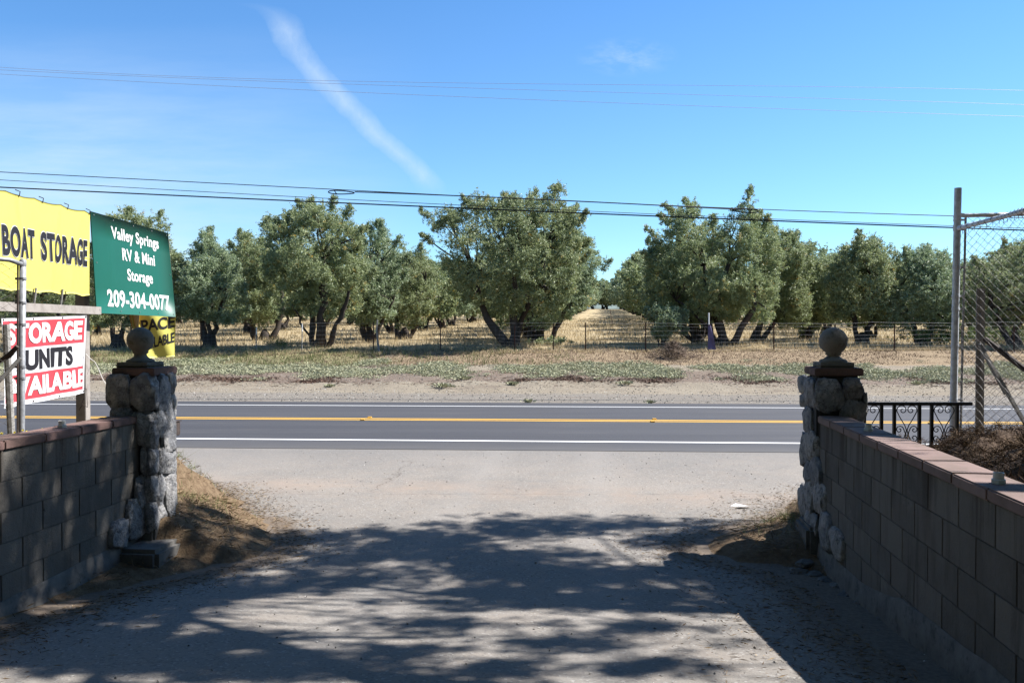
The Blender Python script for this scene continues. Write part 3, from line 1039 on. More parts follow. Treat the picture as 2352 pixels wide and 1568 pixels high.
# ------------------------------------------------------------------ signs and banners
class Quad:
    def __init__(s, TL, TR, BR, BL, fold=None):
        s.c = [Vector(v) for v in (TL, TR, BR, BL)]
        s.n = (s.c[1] - s.c[3]).cross(s.c[0] - s.c[2]).normalized()
        if s.n.dot(Vector((0, 0, EYE)) - s.c[0]) < 0: s.n = -s.n
        s.fold = fold

    def S(s, u, v, off=0.0):
        TL, TR, BR, BL = s.c
        p = (TL * (1 - u) + TR * u) * v + (BL * (1 - u) + BR * u) * (1 - v)
        f = s.fold(u, v) if s.fold else 0.0
        return p + s.n * (f + off)

    def inv(s, px, py):
        u, v = 0.5, 0.5
        for _ in range(25):
            a = proj(s.S(u, v)); e = 1e-4
            b = proj(s.S(u + e, v)); c = proj(s.S(u, v + e))
            J = np.array([[(b[0] - a[0]) / e, (c[0] - a[0]) / e], [(b[1] - a[1]) / e, (c[1] - a[1]) / e]])
            d = np.linalg.solve(J, np.array([px - a[0], py - a[1]]))
            u += d[0]; v += d[1]
        return u, v

    def sheet(s, name, mats, parent, nu=60, nv=36, th=0.004, matf=None, edge=None):
        mb = MB()
        for side, off in ((0, 0.0), (1, -th)):
            vs = []
            for j in range(nv + 1):
                for i in range(nu + 1):
                    u, v = i / nu, j / nv
                    if edge: u, v = edge(u, v)
                    vs.append(s.S(u, v, off))
            k = nu + 1
            for j in range(nv):
                for i in range(nu):
                    q = (j * k + i, j * k + i + 1, (j + 1) * k + i + 1, (j + 1) * k + i)
                    pass
            fs = [(j * k + i, j * k + i + 1, (j + 1) * k + i + 1, (j + 1) * k + i) for j in range(nv) for i in range(nu)]
            b = len(mb.f)
            mb.add(vs, fs)
            if matf:
                for j in range(nv):
                    for i in range(nu):
                        mb.mi[b + j * nu + i] = matf((i + .5) / nu, (j + .5) / nv)
        k = nu + 1; B = (nu + 1) * (nv + 1)
        rim = [i for i in range(nu)] 
        loop = [i for i in range(k)] + [j * k + nu for j in range(1, nv + 1)] + [nv * k + i for i in range(nu - 1, -1, -1)] + [j * k for j in range(nv - 1, 0, -1)]
        for a, b_ in zip(loop, loop[1:] + loop[:1]):
            mb.f.append((a, b_, b_ + B, a + B)); mb.mi.append(0); mb.t.append(0.5)
        return mb.build(name, mats, parent, smooth=True)


SPACE = 1.0


def text_mesh(s, offset=0.0):
    cu = bpy.data.curves.new('t', 'FONT')
    cu.body = s
    cu.offset = offset
    cu.space_character = SPACE
    cu.resolution_u = 4
    ob = bpy.data.objects.new('t', cu)
    C.objects.link(ob)
    dg = bpy.context.evaluated_depsgraph_get()
    me = bpy.data.meshes.new_from_object(ob.evaluated_get(dg))
    bpy.data.objects.remove(ob); bpy.data.curves.remove(cu)
    return me


def lettering(quad, s, u0, v0, u1, v1, mat, parent, offset=0.02, off3=0.004, name='lettering', grow=None, shear=0.0, arc=None, ref=None):
    """text fitted to the uv box on a quad.  grow = offset of the reference text that defines the box"""
    me = text_mesh(s, offset)
    base = text_mesh(s, ref if ref is not None else offset)
    xs_ = [v.co.x for v in base.vertices]; ys_ = [v.co.y for v in base.vertices]
    a, b, c, d = min(xs_), max(xs_), min(ys_), max(ys_)
    bpy.data.meshes.remove(base)
    bm = bmesh.new(); bm.from_mesh(me); bpy.data.meshes.remove(me)
    n = 40
    for i in range(1, n):
        bmesh.ops.bisect_plane(bm, geom=bm.verts[:] + bm.edges[:] + bm.faces[:], plane_co=(a + (b - a) * i / n, 0, 0), plane_no=(1, 0, 0))
    for i in range(1, 6):
        bmesh.ops.bisect_plane(bm, geom=bm.verts[:] + bm.edges[:] + bm.faces[:], plane_co=(0, c + (d - c) * i / 6, 0), plane_no=(0, 1, 0))
    bm.verts.index_update()
    mb = MB()
    vs = []
    for v in bm.verts:
        fu, fv = (v.co.x - a) / (b - a), (v.co.y - c) / (d - c)
        u = u0 + (u1 - u0) * fu
        vv = v0 + (v1 - v0) * fv + shear * fu
        vs.append(quad.S(u, vv, off3))
    mb.add(vs, [tuple(v.index for v in f.verts) for f in bm.faces])
    bm.free()
    return mb.build(name, mat, parent)


def place_text(q, s, p_tl, p_br, mat, parent, offset=0.02, off3=0.004, outline=None, ref=None, squeeze=1.0):
    u0, v1 = q.inv(*p_tl); u1, v0 = q.inv(*p_br)
    if outline:
        lettering(q, s, u0, v0, u1, v1, outline[0], parent, outline[1], off3, 'letter_outline', ref=offset)
        off3 += 0.003
    lettering(q, s, u0, v0, u1, v1, mat, parent, offset, off3, ref=ref)


# green sign
green = thing('green_sign', (-4.9, 10.9, 2.1), 'dark green board sign with white lettering and a phone number', 'sign')
QG = Quad(P(208, 485, 9.9), P(386, 535.5, 11.9), P(403.5, 727.6, 11.9), P(222.5, 718.5, 9.9))
QG.sheet('panel', M['green_board'], green, 4, 4, 0.012)


def k1(x, y): return (x * 0.4029, 402 + y * 0.4029)


SPACE = 1.06
place_text(QG, 'Valley Springs', k1(630, 290), k1(906, 441), M['white_ink'], green, 0.026)
place_text(QG, 'RV & Mini', k1(693, 416), k1(883, 520), M['white_ink'], green, 0.026)
place_text(QG, 'Storage', k1(722, 533), k1(873, 640), M['white_ink'], green, 0.026)
place_text(QG, '209-304-0077', k1(607, 649), k1(968, 774), M['white_ink'], green, 0.030)
SPACE = 1.0
mb = MB()
for (u, v) in [(0.03, 0.03), (0.03, 0.97), (0.5, 0.03), (0.5, 0.97), (0.97, 0.03), (0.97, 0.97), (0.03, 0.5), (0.97, 0.5), (0.27, 0.03), (0.75, 0.03), (0.25, 0.97), (0.75, 0.97)]:
    mb = MB(); mb.box(QG.S(u, v, 0.003), (0.012, 0.012, 0.006), (Vector((0, 1, 0)), Z, QG.n))
    mb.build('screw', M['galv'], green)
mb = MB()
e1, e2 = QG.S(1.012, 0.93, -0.03), QG.S(1.006, 0.0, -0.03)
mb.tube([e1, e2], 0.022, 4)
mb.build('edge_batten', M['timber'], green)

# timber frame behind the signs
frame = thing('sign_frame', (-5.1, 9.75, 0), 'weathered grey timber post and rail frame that carries the banners', 'sign frame')
mb = MB(); mb.box((P(190, 800, 10.0).x, 10.0, 1.6), (0.12, 0.115, 3.2), bev=0.006, tint=0.7); mb.build('post', M['timber'], frame)
mb = MB(); mb.box((P(345, 700, 12.6).x, 12.6, 1.6), (0.09, 0.09, 3.0), bev=0.006, tint=0.4); mb.build('post', M['timber'], frame)
mb = MB(); mb.box((-5.10, 6.8, 1.60), (0.11, 0.11, 3.4), bev=0.006, tint=0.5); mb.build('post', M['timber'], frame)
mb = MB()
a0, a1 = Vector((-5.02, 6.7, 2.168)), Vector((-4.985, 10.0, 2.168))
g_ = (a1 - a0).normalized()
mb.box((a0 + a1) / 2, ((a1 - a0).length, 0.04, 0.095), (g_, Vector((-g_.y, g_.x, 0)), Z), bev=0.004, tint=0.75)
mb.build('rail', M['timber'], frame)
mb = MB()
mb.box(Vector((-5.17, 8.3, 3.30)), (0.04, 3.1, 0.04), bev=0.003); mb.build('top_batten', M['timber'], frame)
for py_ in ((82, 79),):
    pass
for (xa, ya, xb, yb, dd) in ((83, 673, 77, 703, 8.75), (144, 676, 139, 704, 9.25)):
    mb = MB(); mb.tube([P(xa, ya - 12, dd), P(xb, yb, dd)], 0.011, 6); mb.build('hanger_rod', M['rail_paint'], frame)


def fold_y(u, v):
    f = 0.010 * math.sin(u * 23 + (1 - v) * 2.2) * (0.35 + 0.65 * abs(math.sin(u * 9)))
    f += 0.014 * math.exp(-((u - 0.30 - 0.05 * (1 - v)) / 0.02) ** 2) * v
    f += 0.016 * math.exp(-((u - 0.66 + 0.10 * (1 - v)) / 0.028) ** 2)
    f += 0.014 * math.exp(-((u - 0.88 + 0.12 * (1 - v)) / 0.025) ** 2) * (0.4 + 0.6 * (1 - v))
    return f


QY = Quad(Vector((-5.085, 7.88, 3.335)), P(208, 487, 9.86), P(205.5, 681, 9.86), Vector((-5.04, 7.88, 2.33)), fold_y)


def edge_y(u, v):
    # scalloped hems between the ties
    s_ = abs(math.sin(u * math.pi * 4.2 + 0.3))
    if v > 0.5: return u, v - (v - 0.5) * 2 * 0.022 * s_
    return u, v + (0.5 - v) * 2 * 0.020 * s_


yb = thing('yellow_banner', (-5.06, 8.9, 2.3), 'wrinkled yellow vinyl banner reading BOAT STORAGE, left of the green sign', 'banner')
QY.sheet('vinyl', M['yellow_vinyl'], yb, 110, 40, 0.003, edge=edge_y)


def k8(x, y): return (x * 0.2015, 402 + y * 0.2015)


ty = QY.inv(*k8(22, 562)), QY.inv(*k8(22, 915)), QY.inv(*k8(990, 740)), QY.inv(*k8(975, 1045))
vtop = (ty[0][1] + ty[2][1]) / 2; vbot = (ty[1][1] + ty[3][1]) / 2
SPACE = 1.12
for word, xa, xb in (('BOAT', 20, 392), ('STORAGE', 458, 990)):
    ua = QY.inv(*k8(xa, 750))[0]; ub = QY.inv(*k8(xb, 850))[0]
    lettering(QY, word, ua, vbot, ub, vtop, M['white_ink'], yb, 0.062, 0.005, 'letter_outline', ref=0.042)
    lettering(QY, word, ua, vbot, ub, vtop, M['ink'], yb, 0.042, 0.008)
SPACE = 1.0
# the ampersand that ends just outside the picture
ua = QY.inv(-40, 550)[0]; ub = QY.inv(-6, 550)[0]
lettering(QY, '&', ua, vbot, ub, vtop, M['white_ink'], yb, 0.040, 0.005, 'letter_outline', ref=0.02)
lettering(QY, '&', ua, vbot, ub, vtop, M['ink'], yb, 0.02, 0.008)
for i, u in enumerate((0.30, 0.52, 0.76, 0.985)):
    mb = MB(); p = QY.S(u, 0.965, 0.006)
    mb.tube([p, p + Z * 0.05 + QY.n * 0.01, p + Z * 0.07 - QY.n * 0.04], 0.005, 5); mb.build('tie', M['darkmetal'], yb)
for i, u in enumerate((0.42, 0.73)):
    mb = MB(); p = QY.S(u, 0.04, 0.006)
    mb.tube([p, p - Z * 0.04, p - Z * 0.14 - QY.n * 0.03], 0.004, 5); mb.build('tie', M['darkmetal'], yb)


def fold_w(u, v):
    return 0.012 * math.sin(u * 17 + v * 3) + 0.014 * math.exp(-((u - 0.66 + 0.15 * (1 - v)) / 0.03) ** 2) * v + 0.016 * math.exp(-((u - 0.93 + 0.1 * (1 - v)) / 0.025) ** 2)


QW = Quad(Vector((-5.03, 8.14, 2.055)), P(197.5, 723.5, 9.62), P(195.5, 901.5, 9.62), Vector((-5.01, 8.14, 1.165)), fold_w)
wb = thing('storage_banner', (-5.02, 8.9, 1.17), 'red and white vinyl banner reading STORAGE UNITS AVAILABLE', 'banner')
QW.sheet('vinyl', [M['white_vinyl'], M['red_vinyl']], wb, 90, 80, 0.003, matf=lambda u, v: 1 if ((0.655 < v < 0.965) or (0.055 < v < 0.345)) and 0.015 < u < 0.975 else 0)


def uvrow(v0, v1, s, xa, xb, mat):
    ua = QW.inv(xa, 800)[0]; ub = QW.inv(xb, 800)[0]
    lettering(QW, s, ua, v0, ub, v1, mat, wb, 0.044, 0.005)


uvrow(0.69, 0.935, 'STORAGE', 18, 186, M['white_ink'])
uvrow(0.385, 0.625, 'UNITS', 56, 166, M['ink'])
uvrow(0.09, 0.315, 'AVAILABLE', 12, 194, M['white_ink'])
mb = MB()
for u in (0.02, 0.33, 0.66, 0.985):
    for v in (0.02, 0.98):
        mb = MB(); p = QW.S(u, v, 0.004); mb.box(p, (0.016, 0.016, 0.004), (Vector((0, 1, 0)), Z, QW.n))
        mb.build('grommet', M['darkmetal'], wb)
# loose white cord from the banner corner
mb = MB()
cord = [(197, 812, 9.6), (206, 822, 9.6), (218, 831, 9.6), (226, 846, 9.6), (234, 866, 9.58), (243, 882, 9.55)]
mb.tube([P(*c_) for c_ in cord], 0.005, 5)
mb.tube([P(218, 831, 9.6), P(208, 840, 9.6), P(200, 860, 9.6)], 0.003, 5)
tag(mb.build('cord', M['pvc']), 'loose white cord trailing from the right edge of the red and white banner', 'cord')
mb = MB()
ww = [P(180, 890, 9.6) + Vector((0.0, -0.0, 0)), P(199, 893, 9.6), P(201, 935, 9.6), P(190, 928, 9.6), P(182, 942, 9.6), P(192, 915, 9.6)]
for a_, b_ in zip(ww, ww[1:]): mb.tube([a_, b_], 0.003, 4)
mb.build('wire_tie', M['darkmetal'], frame)

# small yellow banner behind the pillar
def fold_s(u, v): return 0.02 * math.sin(u * 9 + v * 4)


QS = Quad(P(300, 716, 12.05), P(404, 722, 12.35), P(402, 818, 12.35), P(316, 824, 12.05), fold_s)
sb = thing('space_banner', (-5.1, 12.2, 1.5), 'small yellow banner reading SPACE AVAILABLE on a slant, behind the ball of the left pillar', 'banner')
QS.sheet('vinyl', M['yellow_vinyl'], sb, 40, 30, 0.003)
lettering(QS, 'SPACE', 0.03, 0.52, 0.98, 0.80, M['ink'], sb, 0.03, 0.005, shear=0.17)
lettering(QS, 'AVAILABLE', 0.02, 0.12, 0.98, 0.36, M['ink'], sb, 0.03, 0.005, shear=0.22)
QF = Quad(P(294, 715, 12.1), P(321, 716, 12.0), P(318, 756, 12.0), P(303, 754, 12.1))
QF.sheet('folded_flap', M['orange_vinyl'], sb, 4, 4, 0.003)


# ------------------------------------------------------------------ chain link
def chainlink(mb, A, B, ztop_f, zbot_f, w=0.066, h=0.082, r=0.0017):
    """A,B ground line ends; ztop_f(t), zbot_f(t)"""
    A, B = Vector(A), Vector(B)
    L_ = (B - A).length; d = (B - A).normalized(); n = Vector((-d.y, d.x, 0))
    k = int(L_ / w)
    for i in range(k):
        t = (i + 0.5) / k
        zt, zb = ztop_f(t), zbot_f(t)
        pts = []
        z = zt; j = 0
        while z > zb:
            sd = 1 if (j + i) % 2 else -1
            jit = 0.003 * math.sin(i * 12.7 + j * 3.1)
            pts.append(A + d * (L_ * t + sd * w * 0.5 + jit) + n * (0.002 * (1 if i % 2 else -1)) + Z * z)
            z -= h * 0.5 * (1 + 0.04 * math.sin(i * 3 + j)); j += 1
        if len(pts) > 2: mb.tube(pts, r, 3, cap=False)


lf = thing('chain_link_fence', (-4.63, 7.7, 0.9), 'chain link fence end with grey post, in front of the banners at the left edge', 'fence')
lt = P(52.5, 598, 7.8); lb = P(49, 1003, 7.8)
mb = MB(); mb.tube([lb - Z * 0.3, lb, lt], 0.029, 14); mb.lathe(lt, [(0.031, -0.05), (0.031, 0.0), (0.02, 0.012), (0, 0.014)], 14); mb.build('end_post', M['galv'], lf, smooth=True)
mb = MB()
for py in (640, 695, 745, 842, 868):
    q = lb.lerp(lt, (1003 - py) / 405.0)
    mb = MB(); mb.lathe(q, [(0.031, -0.011), (0.034, -0.011), (0.034, 0.011), (0.031, 0.011)], 14)
    mb.box(q + Vector((-0.045, -0.01, 0)), (0.04, 0.01, 0.022))
    mb.build('band', M['galv'], lf)
mb = MB(); mb.tube([P(51, 607, 7.78), P(22, 597, 7.7), P(-60, 590, 7.4)], 0.021, 10)
mb.build('top_rail', M['galv'], lf, smooth=True)
mb = MB(); mb.tube([P(41, 608, 7.76), P(40, 1000, 7.76)], 0.008, 6); mb.build('tension_bar', M['darkmetal'], lf)
mb = MB()
A_ = P(41, 1000, 7.76); B_ = P(-60, 1000, 7.4)
chainlink(mb, (A_.x, A_.y, 0), (B_.x, B_.y, 0), lambda t: 2.545 + 0.02 * t, lambda t: 0.9, r=0.003)
mb.build('mesh', M['mesh_wire'], lf)
mb = MB(); mb.tube([P(14, 745, 7.85), P(26, 1000, 7.85)], 0.033, 8); mb.build('leaning_post', M['rail_paint'], lf)
mb = MB(); mb.tube([P(47, 822, 7.72), P(-30, 905, 7.6)], 0.018, 8); mb.build('brace', M['rail_paint'], lf)
mb = MB(); mb.tube([P(40, 795, 7.70), P(22, 815, 7.7), P(-5, 832, 7.7)], [0.02, 0.028, 0.02], 8); mb.build('strap', M['darkmetal'], lf)

# right chain link
rf = thing('chain_link_fence', (4.4, 8.2, 0.8), 'tall galvanised chain link fence corner with a steel post, right of the iron railing', 'fence')
rt = P(2200.5, 432, 8.2); rb = P(2188.5, 1010, 8.2)
mb = MB(); mb.tube([rb - Z * 0.4, rb, rt], 0.0335, 16); mb.build('corner_post', M['galv_lit'], rf, smooth=False)
mb = MB()
for py in (497, 505, 519, 527, 613, 679, 709, 793, 917, 925):
    q = rb.lerp(rt, (1010 - py) / 578.0)
    mb = MB(); mb.lathe(q, [(0.034, -0.011), (0.038, -0.011), (0.038, 0.011), (0.034, 0.011)], 14)
    mb.box(q + Vector((0.055, -0.008, 0)), (0.05, 0.008, 0.02))
    mb.build('band', M['galv_lit'], rf)
mb = MB(); mb.tube([P(2206, 494, 8.2), P(2216, 495, 8.2), P(2360, 491.5, 8.5), P(2600, 488, 8.9)], 0.021, 10); mb.build('top_rail', M['galv_lit'], rf, smooth=True)
mb = MB(); mb.tube([P(2202, 524, 8.15), P(2300, 499, 7.5), P(2360, 481, 7.08), P(2700, 390, 5.3)], 0.022, 10); mb.build('top_rail', M['galv_lit'], rf, smooth=True)
mb = MB(); mb.tube([P(2218, 498, 8.22), P(2206, 1005, 8.22)], 0.011, 6); mb.build('tension_bar', M['rail_paint'], rf)
mb = MB()
A_ = P(2218, 900, 8.22); B_ = P(2600, 900, 8.9)
chainlink(mb, (A_.x, A_.y, 0), (B_.x, B_.y, 0), lambda t: 3.06, lambda t: 0.72, r=0.0021)
A_ = P(2204, 900, 8.12); B_ = Vector((4.40, 5.3, 0))
chainlink(mb, (A_.x, A_.y, 0), (B_.x, B_.y, 0), lambda t: 2.94, lambda t: 0.98 - 0.03 * math.sin(t * 9), r=0.0020)
mb.build('mesh', M['mesh_wire'], rf)
# tie wires round the near rail
mb = MB()
pr = [P(2202, 524, 8.15), P(2300, 499, 7.5), P(2360, 481, 7.08)]
for i in range(14):
    t = (i + 0.7) / 14 * 2
    p = pr[int(t)].lerp(pr[min(int(t) + 1, 2)], t - int(t))
    mb = MB(); mb.tube([p + Z * 0.03, p + Vector((-0.026, 0, 0)), p - Z * 0.03, p - Z * 0.06], 0.003, 4)
    mb.build('tie_wire', M['wire'], rf)

# angle-steel brace post behind the mesh
bp = thing('brace_post', (4.4, 8.0, 0.75), 'weathered angle-steel post with two sloping braces behind the chain link mesh', 'fence post')
a_, b_ = P(2254, 662, 8.05 + 0.6), P(2247, 985, 8.05 + 0.6)
mb = MB()
hh = a_.z - 0.5
mb.box(Vector(((a_.x + b_.x) / 2 - 0.022, 8.64, 0.5 + hh / 2)), (0.05, 0.012, hh)); mb.box(Vector(((a_.x + b_.x) / 2 + 0.028, 8.66, 0.5 + hh / 2)), (0.046, 0.012, hh))
mb.box(Vector(((a_.x + b_.x) / 2 + 0.002, 8.67, 0.5 + hh / 2)), (0.012, 0.05, hh - 0.01))
mb.build('post', M['rail_paint'], bp)
mb = MB(); mb.tube([P(2262, 778, 8.6), P(2372, 862, 8.2)], 0.030, 8); mb.build('brace', M['darkmetal'], bp)
mb = MB(); mb.tube([P(2250, 792, 8.6), P(2362, 985, 8.3)], 0.022, 4); mb.build('brace', M['rail_paint'], bp)
mb = MB(); mb.tube([P(2248, 790, 8.62), P(2310, 905, 8.5)], 0.020, 4); mb.build('brace', M['galv'], bp)

# ------------------------------------------------------------------ iron railing
ir = thing('iron_railing', (3.7, 7.6, 0.6), 'black wrought iron railing with heart scrolls beside the right pillar', 'railing')
YR = 7.6
mb = MB(); a_, b_ = P(1960, 927.5, YR), P(2232, 926.5, YR)
mb.box((a_ + b_) / 2, ((b_ - a_).length, 0.032, 0.03)); mb.build('top_rail', M['iron'], ir)
ztop = a_.z - 0.014
zb_ = ztop - 0.66


def kr(x): return 1808.7 + x * 0.4029


for xx in (462 - 25, 535, 608, 751, 821, 966):
    X = P(kr(xx), 1000, YR).x
    mb = MB(); mb.box((X, YR, (ztop + zb_) / 2), (0.026, 0.026, ztop - zb_)); mb.build('picket', M['iron'], ir)


def spiral(cx, cz, r0, a0, a1, turns_dir, n=22, r1=0.15):
    out = []
    for i in range(n + 1):
        t = i / n
        a = a0 + (a1 - a0) * t
        r = r0 * (1 - t) + r0 * r1 * t
        out.append(Vector((cx + r * math.cos(a), YR, cz + r * math.sin(a))))
    return out


def scroll(xc):
    X = P(kr(xc), 1000, YR).x
    s = 7.6 / 1898 * 0.4029          # metres per crop pixel
    m_ = MB()

    def pt(dx, y): return Vector((X + dx * s, YR, ztop - (y - 1308) * s))
    for sg in (-1, 1):
        # heart lobe: from the waist up and out, curling in at the top
        c = pt(sg * 22, 1333)
        sp_ = []
        for i in range(30):
            t = i / 29
            a = math.pi + 0.25 - t * (math.pi * 2.6)
            r = (26 * s) * (1 - t) ** 0.9 + 4 * s
            if sg == -1: sp_.append(Vector((c.x - 6 * s * (1 - t) + r * math.cos(a), YR, c.z + r * math.sin(a))))
            else: sp_.append(Vector((c.x + 6 * s * (1 - t) - r * math.cos(a), YR, c.z + r * math.sin(a))))
        pts = [pt(sg * 2, 1448), pt(sg * 12, 1420), pt(sg * 34, 1385), pt(sg * 50, 1355)] + sp_
        m_.tube(pts, 0.0048, 5)
        # lower C scroll
        c1 = pt(sg * 42, 1446); c2 = pt(sg * 42, 1494)
        up_, dn_ = [], []
        for i in range(26):
            t = i / 25
            r = (20 * s) * (1 - t) + 3.5 * s
            a = -0.3 + t * math.pi * 2.5 + 0.6
            up_.append(Vector((c1.x - sg * r * math.cos(a), YR, c1.z + r * math.sin(a))))
            dn_.append(Vector((c2.x - sg * r * math.cos(a), YR, c2.z - r * math.sin(a))))
        pts = up_[::-1] + [pt(sg * 12, 1458), pt(sg * 8, 1470), pt(sg * 12, 1482)] + dn_
        m_.tube(pts, 0.0048, 5)
        m_.tube([pt(sg * 2, 1448), pt(sg * 6, 1470), pt(sg * 4, 1500), pt(sg * 26, 1540)], 0.0048, 5)
    m_.build('heart_scroll', M['iron'], ir)


for xc in (465, 680, 892): scroll(xc)

# ------------------------------------------------------------------ overhead cables
def smooth_pts(pts, n=60):
    xs_ = [p[0] for p in pts]; ys_ = [p[1] for p in pts]
    co = np.polyfit(xs_, ys_, 3 if len(pts) > 3 else 2)
    X_ = np.linspace(xs_[0], xs_[-1], n)
    return [(x, float(np.polyval(co, x))) for x in X_]


def cable(pts, D, r, label, mat, group, twist=False):
    q = [P(x, y, D - KROAD * P(x, y, D).x) for x, y in smooth_pts(pts)]
    mb = MB(); mb.tube(q, r, 6)
    if twist:
        pass
    o = mb.build('overhead_cable', mat)
    return tag(o, label, 'cable', group)


G1 = 'thin wires high over the road'; G2 = 'cables just above the orchard tree tops'
cable([(-120, 146), (0, 155), (400, 177), (1176, 190), (1800, 200), (2352, 209), (2480, 211)], 25.0, 0.0048, 'thin pale wire, highest of the three high in the sky', M['barewire'], G1)
cable([(-120, 153), (0, 163), (420, 180), (1176, 204), (1700, 222), (2352, 241), (2480, 245)], 24.5, 0.0048, 'thin pale wire, middle of the three high in the sky', M['barewire'], G1)
cable([(-120, 162), (0, 172), (250, 185), (725, 208), (1176, 226), (1700, 248), (2352, 268), (2480, 271)], 24.0, 0.0050, 'thin pale wire, lowest of the three high in the sky', M['barewire'], G1)
cable([(-120, 389), (0, 395), (590, 427), (1176, 454), (1700, 480), (2190, 496), (2480, 503)], 24.0, 0.012, 'dark cable carrying the two loops, uppermost of the three above the trees', M['cable'], G2)
cable([(-120, 406), (0, 413), (590, 448), (1176, 476), (1735, 502), (2190, 519), (2480, 528)], 24.0, 0.009, 'thin dark messenger wire, middle of the three above the trees', M['cable'], G2)
cable([(-120, 424), (0, 430), (590, 459), (1176, 481), (1735, 506), (2190, 524), (2480, 533)], 24.0, 0.020, 'thick black cable, lowest of the three just above the trees', M['cable'], G2)
cable([(815, 441), (1000, 447), (1176, 456), (1450, 468), (1690, 481)], 23.95, 0.017, 'thick stretch of black cable between the two storage loops', M['cable'], G2)


def snow(px, py, sg, label):
    mb = MB()
    pts = []
    for i in range(33):
        t = 2 * math.pi * i / 32
        x = math.cos(t); y = math.sin(t)
        wdt = 5.2 * (0.5 + 0.5 * (x * sg + 1) / 2)
        pts.append(P(px + 30 * x, py + y * wdt + 0.035 * 30 * x, 23.85))
    mb.tube(pts, 0.016, 5, cap=False)
    mb.tube([P(px + sg * 16, py - 4, 23.85), P(px + sg * 10, py + 5, 23.85)], 0.014, 5)
    tag(mb.build('cable_loop', M['cable']), label, 'cable loop', 'storage loops hung on the upper cable')


snow(784, 442, -1, 'flat black loop of spare cable hung above the left orchard trees')
snow(1712, 484, 1, 'flat black loop of spare cable hung in front of the tall right orchard tree')

# low wooded rise far beyond the orchard
hx = np.linspace(-1100, 1300, 160)
hy = np.array([520.0, 600, 700, 820])
XX, YY = np.meshgrid(hx, hy)
prof = np.array([0, 0.6, 1.0, 0.5])[:, None]
ZZ = 6 + prof * (27 + 6 * np.sin(XX * 0.006) + 3 * np.sin(XX * 0.021 + 1) + 1.2 * np.sin(XX * 0.13) + 0.8 * np.sin(XX * 0.31))
i = np.arange(len(hx) - 1)[None, :] + (np.arange(3) * len(hx))[:, None]
tag(mesh_np('hills', np.stack([XX, YY, ZZ], -1).reshape(-1, 3), np.stack([i, i + 1, i + 1 + len(hx), i + len(hx)], -1).reshape(-1, 4),
            simple('wooded_hill', (0.20, 0.25, 0.22), 0.3, 0.05, 0.95, bump=0), None, smooth=True), kind='structure')

# ------------------------------------------------------------------ orchard fence
of = thing('wire_fence', (0, 34.5, 1.0), 'rusty post and wire stock fence running along the front of the olive orchard', 'fence')


def fence_y(x): return 34.5 - 0.05 * x


posts = [(207, 771, 815), (300, 752, 812), (380, 750, 812), (461, 746, 813), (589, 752, 809), (694, 743, 808), (857, 739, 808), (1012, 740, 808), (1182, 746, 808), (1271, 744, 806), (1345, 740, 809), (1483, 741, 808), (1628, 741, 808),
         (1777, 739, 812), (1919, 744, 812), (2055, 748, 820), (2210, 748, 820), (2330, 748, 822)]
rg = random.Random(8)
tops = []
for i, (px, pt_, pb) in enumerate(posts):
    x0 = (px - 1176) / FPX * 34.5
    D = fence_y(x0)
    tp = P(px, pt_, D); bt = Vector((tp.x + rg.uniform(-0.03, 0.03), D, float(H(tp.x, D)) - 0.2))
    tops.append(tp)
    if px in (694, 589):
        mb = MB(); mb.tube([bt, tp.lerp(bt, 0.25)], 0.022, 5); o = mb.build('post', M['rail_paint'], of)
        mb = MB(); mb.tube([tp.lerp(bt, 0.25), tp], 0.026, 5); mb.build('post_tip', M['white'], of)
    else:
        mb = MB(); mb.box((tp + bt) / 2, (0.045, 0.03, (tp - bt).length)); mb.build('post', M['rust'], of)
mb = MB()
cr = [P(867, 734, 34.4), P(865, 760, 34.4), P(868, 790, 34.4), P(873, 820, 34.3)]
mb.tube(cr, [0.03, 0.04, 0.045, 0.05], 6); mb.build('crooked_post', M['timber'], of)
mb = MB(); mb.tube([P(1628, 718, 34.0), P(1628, 745, 34.0)], 0.03, 5); mb.build('post_tip', M['white'], of)
# wires
mb = MB()
xs_f = np.arange(-24, 26, 0.9)
for k, hgt in enumerate((0.06, 0.2, 0.34, 0.48, 0.64, 0.82, 1.0, 1.13)):
    pts = []
    for x in xs_f:
        D = fence_y(x)
        pts.append(Vector((x, D, float(H(x, D)) + hgt + 0.02 * math.sin(x * 1.3 + k) + 0.012 * math.sin(x * 3.1 + k * 2))))
    mb.tube(pts, 0.0022 if k < 7 else 0.0032, 3, cap=False)
mb.build('line_wires', M['wire'], of)
mb = MB()
for x in np.arange(-24, 26, 0.17):
    D = fence_y(x) + 0.01
    z0 = float(H(x, D))
    mb.tube([Vector((x, D, z0 + 0.05)), Vector((x + 0.02 * math.sin(x * 7), D, z0 + 0.98 + 0.02 * math.sin(x * 1.3)))], 0.0012, 3, cap=False)
mb.build('stay_wires', M['wire'], of)
# purple cloth on the fence
QP = Quad(P(1627, 745, 34.0), P(1633, 745, 34.0), P(1645, 803, 34.0), P(1625, 802, 34.0), lambda u, v: 0.02 * math.sin(u * 6 + v * 5))
o = QP.sheet('cloth_banner', M['purple_cloth'], None, 10, 14, 0.004)
tag(o, 'faded purple triangular cloth hanging on the orchard fence', 'cloth')
mb = MB()
sp0 = P(1631, 722, 33.9); sp1 = P(1644, 818, 33.9)
mb.tube([sp1 - Z * 0.1, sp0], 0.022, 5); mb.build('stake', M['rust']).parent = of
bpy.data.objects[-1] if False else None

